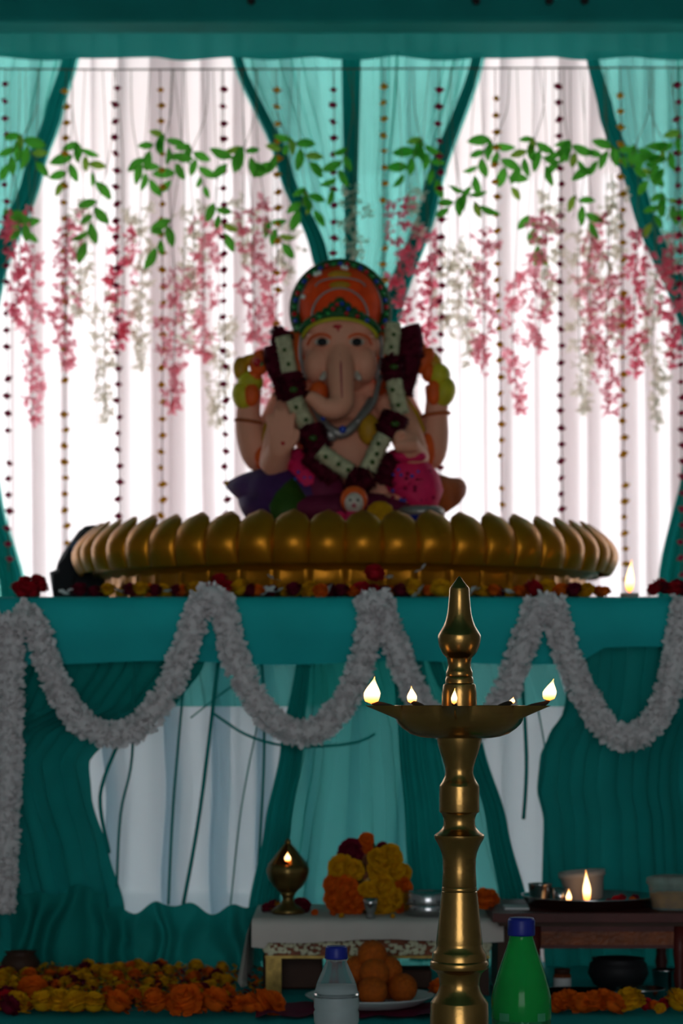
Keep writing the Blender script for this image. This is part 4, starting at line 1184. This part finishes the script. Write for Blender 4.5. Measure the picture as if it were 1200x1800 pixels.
# thali with its things
TP = Vector((X(1036, 4.43), 4.445, TH))
tag(MB().lathe([(.105,0),(.113,.003),(.122,.018),(.126,.021),(.122,.021),(.111,.006),(0,.004)], 48).build('steel_plate', M['steel'], loc=TP), 'round steel offering plate with burning wicks on the wooden table', 'plate')
def on_plate(dx, dy): return TP+Vector((dx, dy, .0045))
t = thing('white_tub', 'white plastic tub tilted on the offering plate', 'tub', on_plate(-.004, .045)); t.rotation_euler = (0, -.09, 0); t.location.z += .004
MB().lathe([(.033,0),(.035,.002),(.040,.042),(.0435,.044),(.0435,.053),(.0405,.053),(.039,.044),(.033,.006),(0,.004)], 36).build('tub', M['white_plastic'], t)
t = thing('steel_tumbler', 'small steel tumbler at the left of the offering plate', 'tumbler', on_plate(-.088, .02))
MB().lathe([(.017,0),(.018,.001),(.022,.034),(.0225,.036),(.021,.036),(.016,.003),(0,.002)], 28).build('tumbler', M['steel'], t)
t = thing('steel_tumbler', 'steel cup beside the small flame on the offering plate', 'tumbler', on_plate(-.052, .012))
MB().lathe([(.012,0),(.013,.001),(.016,.028),(.015,.028),(.011,.003),(0,.002)], 24).build('tumbler', M['steel'], t)
for dx, dy, fh, fw, ln, lab in ((-.008, -.045, .058, .014, (-.002,0), 'clay lamp with the tall flame before the white tub'), (-.041, -.045, .024, .010, (0,0), 'clay lamp with the short flame left of the white tub')):
    t = thing('clay_lamp', lab, 'oil lamp', on_plate(dx, dy))
    MB().lathe([(.008,0),(.010,.001),(.0145,.008),(.013,.008),(.009,.004),(0,.003)], 20).build('dish', M['terracotta'], t)
    MB().tube([(0,0,.004),(0,0,.010)], .0012, 6).build('wick', M['wick'], t)
    flame(t, (0,0,.007), fh, fw, ln)
for dx, dy, k, sz in ((.050,-.03,'red',.6),(.062,.02,'red',.55),(.078,-.02,'orange',.5),(.088,.03,'maroon',.5),(.030,-.06,'maroon',.5),(-.07,-.05,'maroon',.4)):
    flower(k, on_plate(dx, dy)+Vector((0,0,.010*sz+.001)), sz, '%s petal tuft on the offering plate' % k, 'petal tufts on the offering plate', rng=rng)
t = thing('clear_tub', 'clear plastic tub with yellow petals at the right edge', 'tub', (X(1180, 4.38), 4.38, TH))
MB().lathe([(.034,0),(.036,.002),(.042,.045),(.046,.047),(.045,.058),(.030,.062),(0,.064)], 32).build('tub', M['clear'], t)
MB().lathe([(.033,.004),(.036,.030),(.020,.036),(0,.037)], 20).build('petal_filling', M['yellow'], t)
q = MB().box(-.022,.022,-.03,.03,0,.004)
tag(q.build('folded_paper', M['paper'], loc=(X(905,4.42), 4.40, TH), smooth=False), 'folded white paper at the left end of the wooden table', 'paper')
# vessels below the wooden table
t = thing('dark_pot', 'dark round cooking pot in the shade under the wooden table', 'pot', (X(1086, 4.47), 4.47, .006))
MB().lathe([(.030,.0),(.045,.008),(.056,.028),(.053,.046),(.046,.052),(.050,.056),(.044,.056),(.040,.048),(0,.03)], 32).build('pot', M['black'], t)
tag(MB().lathe([(.06,0),(.07,.003),(.078,.016),(.080,.018),(.076,.018),(.068,.006),(0,.004)], 40).build('steel_dish', M['steel'], loc=(X(1012,4.26), 4.27, .006)), 'shallow steel dish under the table near the green bottle', 'dish')
tag(MB().lathe([(.03,0),(.036,.003),(.042,.026),(.043,.028),(.040,.028),(.034,.006),(0,.004)], 32).build('steel_bowl', M['steel'], loc=(X(1128,4.24), 4.245, .006)), 'steel bowl under the table beside the yellow marigold', 'bowl')
t = thing('steel_cup', 'dark steel cup under the right end of the wooden table', 'cup', (X(1170,4.36), 4.365, .006))
MB().lathe([(.018,0),(.019,.002),(.024,.045),(.026,.047),(.023,.047),(.017,.004),(0,.003)], 28).build('cup', M['steel'], t)
t = thing('small_jar', 'small yellow labelled jar under the wooden table', 'jar', (X(988,4.42), 4.42, .006))
MB().lathe([(.014,0),(.016,.002),(.016,.03),(.013,.034)], 20).build('jar', M['wood_rail'], t)
MB().lathe([(.0145,.033),(.0145,.042),(0,.043)], 20).build('lid', M['wood_dark'], t)
MB().lathe([(.0163,.008),(.0163,.026)], 20, cap=False).build('jar_label', M['paper'], t)
F2 = 'marigolds before the wooden table'
for px, D, k, sz in ((985,4.13,'orange',1.2),(1000,4.15,'orange',1.25),(1022,4.13,'orange',1.1),(1042,4.13,'orange',1.25),(1062,4.14,'orange',1.3),(1078,4.12,'orange',1.15),(975,4.12,'orange',1.0),(1030,4.17,'orange',1.0)):
    flower(k, (X(px, D), D, .018*sz), sz, 'orange marigold in the row right of the green bottle', F2, rng=rng)
flower('yellow', (X(1106, 4.13), 4.13, .025), 1.4, 'large yellow marigold between the orange row and the right edge', F2, rng=rng)
flower('yellow', (X(1192, 4.13), 4.13, .024), 1.35, 'large yellow marigold at the bottom right edge', F2, rng=rng)
for px, D, k, sz in ((1135,4.17,'red',.7),(1150,4.16,'orange',.6),(1168,4.17,'red',.7),(1178,4.2,'orange',.7),(1160,4.14,'yellow',.5)):
    flower(k, (X(px, D), D, .015*sz+.004), sz, 'small %s flower tuft between the two yellow marigolds' % k, F2, rng=rng)

# ------------------------------------------------------------------ marigold carpet at the left
rng = random.Random(12); pc = MB()
for k in range(5200):
    x = rng.uniform(-.80, -.14); y = rng.uniform(4.12, 4.76)
    if x > -.20 - .4*max(0, (y-4.45)): 
        if rng.random() < .6: continue
    c = rng.choices(('yellow','orange','rose'), (4,3,2))[0]
    if noise.noise(Vector((x*9, y*9, 4))) > .32: c = 'rose' if rng.random() < .6 else 'orange'
    z = .006+rng.random()*.014
    a = rng.uniform(0, 6.28); tl = rng.uniform(-.6,.6); l_ = rng.uniform(.008,.016); w_ = rng.uniform(.003,.006)
    d = Vector((math.cos(a)*math.cos(tl), math.sin(a)*math.cos(tl), abs(math.sin(tl)))); t_ = Vector((-math.sin(a), math.cos(a), rng.uniform(-.4,.4)))
    p = Vector((x, y, z))
    pc.cur = ('yellow','orange','rose').index(c)
    pc.add([p-t_*w_*.4, p+d*l_*.6-t_*w_, p+d*l_, p+d*l_*.6+t_*w_, p+t_*w_*.4], [(0,1,3,4),(1,2,3)])
tag(pc.build('petal_carpet', [M['yellow'], M['orange'], M['rose']]), 'loose yellow, orange and maroon petals strewn thickly on the floor at the left', 'petals', None, 'stuff')
C_ = 'flower heads in the petal carpet'
for k in range(150):
    x = rng.uniform(-.74, -.20); y = 4.14+.60*k/150
    c = rng.choices(('yellow','orange','maroon'), (5,3.2,2.0))[0]; sz = rng.uniform(.5,.85)
    flower(c, (x, y, .010+.012*sz), sz, {'yellow':'small yellow marigold in the petal carpet','orange':'small orange marigold in the petal carpet','maroon':'small maroon flower in the petal carpet'}[c], C_, rng=rng)
for px, D, k, sz in ((58,4.30,'orange',1.45),(8,4.16,'red',1.2),(28,4.14,'yellow',1.2),(75,4.13,'yellow',1.3),(105,4.13,'yellow',1.35),(135,4.12,'yellow',1.35),(165,4.12,'yellow',1.3),(205,4.12,'orange',1.35),(190,4.15,'yellow',1.0),(275,4.12,'orange',1.35),(300,4.14,'orange',1.1),(325,4.12,'orange',1.6),(345,4.15,'orange',1.2),(378,4.12,'orange',1.5),(420,4.13,'orange',1.1),(440,4.12,'orange',1.2),(460,4.12,'orange',1.4),(478,4.13,'orange',1.2),(405,4.14,'maroon',1.0),(15,4.11,'maroon',1.1)):
    o = flower(k, (X(px, D), D, .017*sz), sz, {'orange':'large orange marigold along the front of the petal carpet','yellow':'large yellow marigold along the front of the petal carpet','red':'red rose head at the front left corner of the carpet','maroon':'maroon rose head at the front of the petal carpet'}[k], 'marigolds along the front of the carpet', rng=rng)
t = thing('clay_pot', 'dark brown clay pot behind the petals at the left edge', 'pot', (X(36, 4.66), 4.66, .006))
MB().lathe([(.022,0),(.034,.010),(.038,.026),(.030,.040),(.026,.043),(.031,.048),(.024,.048),(.022,.04),(0,.03)], 28).build('pot', M['wood_dark'], t)

# ------------------------------------------------------------------ standing brass oil lamp (in focus)
LD = 3.08; ls = LD/FPX
lampx = X(807, LD)
lamp = thing('standing_oil_lamp', 'tall turned brass oil lamp with five burning wicks in the foreground', 'oil lamp', (lampx, LD, 0))
def pr(lst): return [(w_*ls, Z(y, LD)) for y, w_ in lst]
low = [(1974-3,112),(1968,113),(1960,108),(1950,92),(1935,84),(1925,86),(1918,80),(1905,62),(1880,52),(1855,46),(1835,47),(1822,53),(1812,52),(1762.5,51),(1760,49.5),(1752,43.5),(1742,37.5),(1732,35),(1720,36),(1711,39),(1706,44),(1702,50.5),(1699,51.5),(1692,51.5),(1690,50.5),(1688,48.5),(1675,47.5),(1673,46),(1667,42),(1664,41.2),(1662,40.4),(1658,41),(1640,39.2),(1620,37),(1590,34),(1567,31.4),(1566,30.4),(1564.5,31),(1560,30.8),(1558.5,29.8),(1557,30.4),(1530,29),(1510,29.4),(1500,31),(1490,34.5),(1480,39.5),(1475,42.5),(1472,44),(1468,44),(1466,42)]
zf = Z(1974-3, LD)
low = [(y, w_) for y, w_ in low]
prof = pr(low); dz0 = prof[0][1]; prof = [(r_, max(z, 0.0)) for r_, z in prof]; prof[0] = (prof[0][0], 0.0); prof[1] = (prof[1][0], .004); prof[2] = (prof[2][0], .009)
MB().lathe(prof, 72).build('column', M['brass'], lamp, sharp=34)
mid_ = [(1466,42.5),(1462,36),(1456,30.5),(1450,28),(1442,27.6),(1436,28.6),(1430,31),(1427,35),(1425,35.4),(1383,35.2),(1380,34.6),(1374,30.5),(1366,26.5),(1358,24.4),(1348,25.5),(1337,29),(1334,29.6),(1325,33),(1312,37),(1300,39.4),(1292,40)]
MB().lathe(pr(mid_), 72).build('stem', M['brass'], lamp, sharp=34)
fin = [(1242,31),(1218,30.4),(1206,29),(1203,28),(1201,25.2),(1195,25),(1191,23.8),(1189.5,22.8),(1188,23.6),(1181,23.4),(1179,22.4),(1173,20.4),(1166,20.2),(1158,21.8),(1155,23.4),(1150,28.5),(1146,31),(1136,35.5),(1126,37.6),(1118,37.8),(1115,36.8),(1108,32.5),(1100,27.8),(1090,24),(1080,21.6),(1068,20),(1050,18.4),(1036,17.6),(1033,16.8),(1028,12.8),(1022,8),(1016,3.8),(1013.5,1.6),(1013,0)]
MB().lathe(pr(fin), 72).build('finial', M['brass'], lamp, sharp=34)
# five-spouted dish
SPA = [R(-6+72*k) for k in range(5)]       # measured from the camera side
def rimr(a):
    d = min(abs((a-s+PI) % (2*PI)-PI) for s in SPA)
    base = 114
    bump_ = 54*max(0.0, 1-d/R(13))**1.15
    flare = 4*math.cos(d*5*0.5)
    return (base+flare*.5+bump_)*ls, d
NS = 240; rings = [(0.30,0.0),(0.50,0.0),(0.62,.035),(0.76,.13),(0.88,.30),(0.95,.44),(0.985,.58),(0.992,.79),(1.0,1.0)]
zr = Z(1240, LD); zbm = Z(1297, LD); hh = zr-zbm
vs = []; fs = []
def dish_pt(fr, hv, a, inner):
    rr_, d = rimr(a)
    b0 = 114*ls
    ext = rr_-b0
    r_ = fr*b0 + ext*max(0, (hv-.58)/.42)
    z = zbm + hh*hv
    g = math.exp(-(d/R(10))**2)
    z = z + 0.0
    if inner: z = zbm + .004 + (hh-.004)*hv; r_ = max(0, r_-.0035*(1 if fr > .4 else 0)*(1 - .9*(hv > .99)))
    return (r_*math.sin(a), -r_*math.cos(a), z)
for inner in (False, True):
    for fr, hv in (rings if not inner else list(reversed(rings))):
        for k in range(NS):
            vs.append(dish_pt(fr, hv, 2*PI*k/NS, inner))
nr_ = len(rings)*2
for j in range(nr_-1):
    for k in range(NS):
        k2 = (k+1) % NS; fs.append((j*NS+k, j*NS+k2, (j+1)*NS+k2, (j+1)*NS+k))
fs += [tuple(reversed(range(NS))), tuple((nr_-1)*NS+k for k in range(NS))]
dish = MB().add(vs, fs).build('dish', M['brass'], lamp, sharp=50)
oil = MB().lathe([(.0, zr-.010),(.074, zr-.010)], 48, cap=False).build('oil', M['brass_dark'], lamp)
specs = {0:(.0195,.0072,(.001,0)), 1:(.0275,.0115,(0,0)), 2:(.0085,.0072,(.002,0)), 3:(.023,.0125,(-.001,0)), 4:(.0345,.020,(.004,0))}
# order of SPA: -6 (front), 66 (right), 138 (back right), 210=-150 (back left), 282=-78 (left)
specs[1] = (.0275, .0165, (.006, 0))
for k, a in enumerate(SPA):
    r0 = (158 if k != 2 else 150)*ls
    d = Vector((math.sin(a), -math.cos(a), 0))
    if k == 1: r0 = 166*ls
    tip = d*r0 + Vector((0,0,zr+.003 + (.004 if k == 1 else 0)))
    MB().tube([d*(r0-.05)+Vector((0,0,zr-.010)), d*(r0-.022)+Vector((0,0,zr-.001)), d*(r0-.006)+Vector((0,0,zr+.0025)), tip], [.0028,.0034,.0032,.002], 8, sub=3).build('wick', M['wick'], lamp)
    fh, fw, ln = specs[k]
    flame(lamp, tip+Vector((0,0,-.001)), fh, fw, ln)

# ------------------------------------------------------------------ bottles
D = 3.36; s = D/FPX
wb = thing('water_bottle', 'clear plastic water bottle with a blue cap', 'bottle', (X(591, D), D, 0))
H = Z(1664, D)
def zz(y): return Z(y, D)
prof = [(.022,.0),(.030,.003),(.0315,.012)]
z = .02
while z < zz(1762):
    prof += [(.0315, z), (.0318, z+.008), (.0302, z+.011), (.0302, z+.0125), (.0315, z+.0155)]; z += .020
prof += [(.0312, zz(1752)), (.0300, zz(1742)), (.0270, zz(1727)), (.0215, zz(1710)), (.0150, zz(1692)), (.0122, zz(1684)), (.0118, zz(1678)), (.0118, zz(1668))]
MB().lathe(prof, 48, cap=True).build('bottle', M['pet'], wb)
wat = [(max(.0, r_-.0018), z_) for r_, z_ in prof if z_ < zz(1735)]
wat = [(wat[0][0], .003)]+wat[1:]+[(.0265, zz(1734))]
MB().lathe(wat, 40).build('water', M['water'], wb)
MB().lathe([(.0155, zz(1685)), (.0158, zz(1683)), (.0150, zz(1666)), (.0135, zz(1663)), (.0, zz(1663))], 40, rfun=lambda r_, z, a: r_*(1+.012*math.cos(40*a))).build('cap', M['blue_cap'], wb)
MB().lathe([(.0132, zz(1688)), (.0146, zz(1688)), (.0146, zz(1686)), (.0132, zz(1686))], 32).build('neck_ring', M['pet'], wb)

D = 3.30; s = D/FPX
gb = thing('green_bottle', 'green plastic drink bottle with a blue cap beside the brass lamp', 'bottle', (X(916, D), D, 0))
prof = [(.026,.0),(.036,.004),(.0405,.016),(.0405,.05),(.0395,.055),(.0395, zz(1792)-.0),(.0408, zz(1788)),(.0412, zz(1770)),(.0408, zz(1752)),(.0385, zz(1738)),(.0335, zz(1715)),(.0275, zz(1692)),(.0215, zz(1670)),(.0180, zz(1655)),(.0160, zz(1648)),(.0158, zz(1618))]
MB().lathe(prof, 56).build('bottle', M['greenpet'], gb)
liq = [(max(0, r_-.002), max(z_, .003)) for r_, z_ in prof if z_ < zz(1730)] + [(.0345, zz(1729))]
MB().lathe(liq, 48).build('drink', M['greenliq'], gb)
MB().lathe([(.0182, zz(1644)), (.0186, zz(1641)), (.0184, zz(1618)), (.0165, zz(1613)), (.0, zz(1613))], 44, rfun=lambda r_, z, a: r_*(1+.012*math.cos(44*a))).build('cap', M['blue_cap'], gb)
lb = MB().lathe([(.0402, .062),(.0402, zz(1773)),(.0412, zz(1772))], 56, cap=False).build('label_band', M['labelg'], gb)
# printed burst mark and lettering on the label, front side
q = MB()
cz = zz(1806); rc = .0416
def onb(dx, dz_): a = dx/rc; return (rc*math.sin(a), -rc*math.cos(a)*1.0, cz+dz_)
pts_ = []
for k in range(22):
    a = 2*PI*k/22; r_ = .0145 if k % 2 == 0 else .0100
    pts_.append(onb(r_*1.15*math.cos(a), r_*.95*math.sin(a)))
vs = [onb(0,0)]+pts_
q.add(vs, [(0, 1+k, 1+(k+1) % 22) for k in range(22)])
q.build('burst_print', M['print'], gb)
for x0, x1, z0, z1 in ((-.036,-.020,zz(1790),zz(1776)), (.020,.034,zz(1790),zz(1776))):
    q = MB(); n_ = 6
    vs = []
    for i in range(n_+1):
        dx = x0+(x1-x0)*i/n_; a = dx/rc
        for z in (z0, z1): vs.append((rc*math.sin(a), -rc*math.cos(a), z))
    q.add(vs, [(2*i, 2*i+2, 2*i+3, 2*i+1) for i in range(n_)])
    q.build('print_patch', M['print'], gb)

# ------------------------------------------------------------------ tell look-alike flower heads apart by their order from the left
from collections import defaultdict
rows_ = defaultdict(list)
for o in col.objects:
    if o.get('group') in ('flower heads along the altar edge', 'marigolds along the front of the carpet', 'flowers heaped on the small idol', 'marigolds before the wooden table',
                          'orange sweets on the plate', 'red petals at the left end', 'roses at the right end', 'flowers round the lotus lamp', 'petal tufts on the stool cloth', 'petal tufts on the offering plate'):
        rows_[(o['group'], o['label'])].append(o)
for (g_, lab_), os_ in rows_.items():
    if len(os_) < 2: continue
    os_.sort(key=lambda o: o.location.x/o.location.y)
    for k, o in enumerate(os_): o['label'] = '%s, %s such from left' % (lab_, NTH[k])
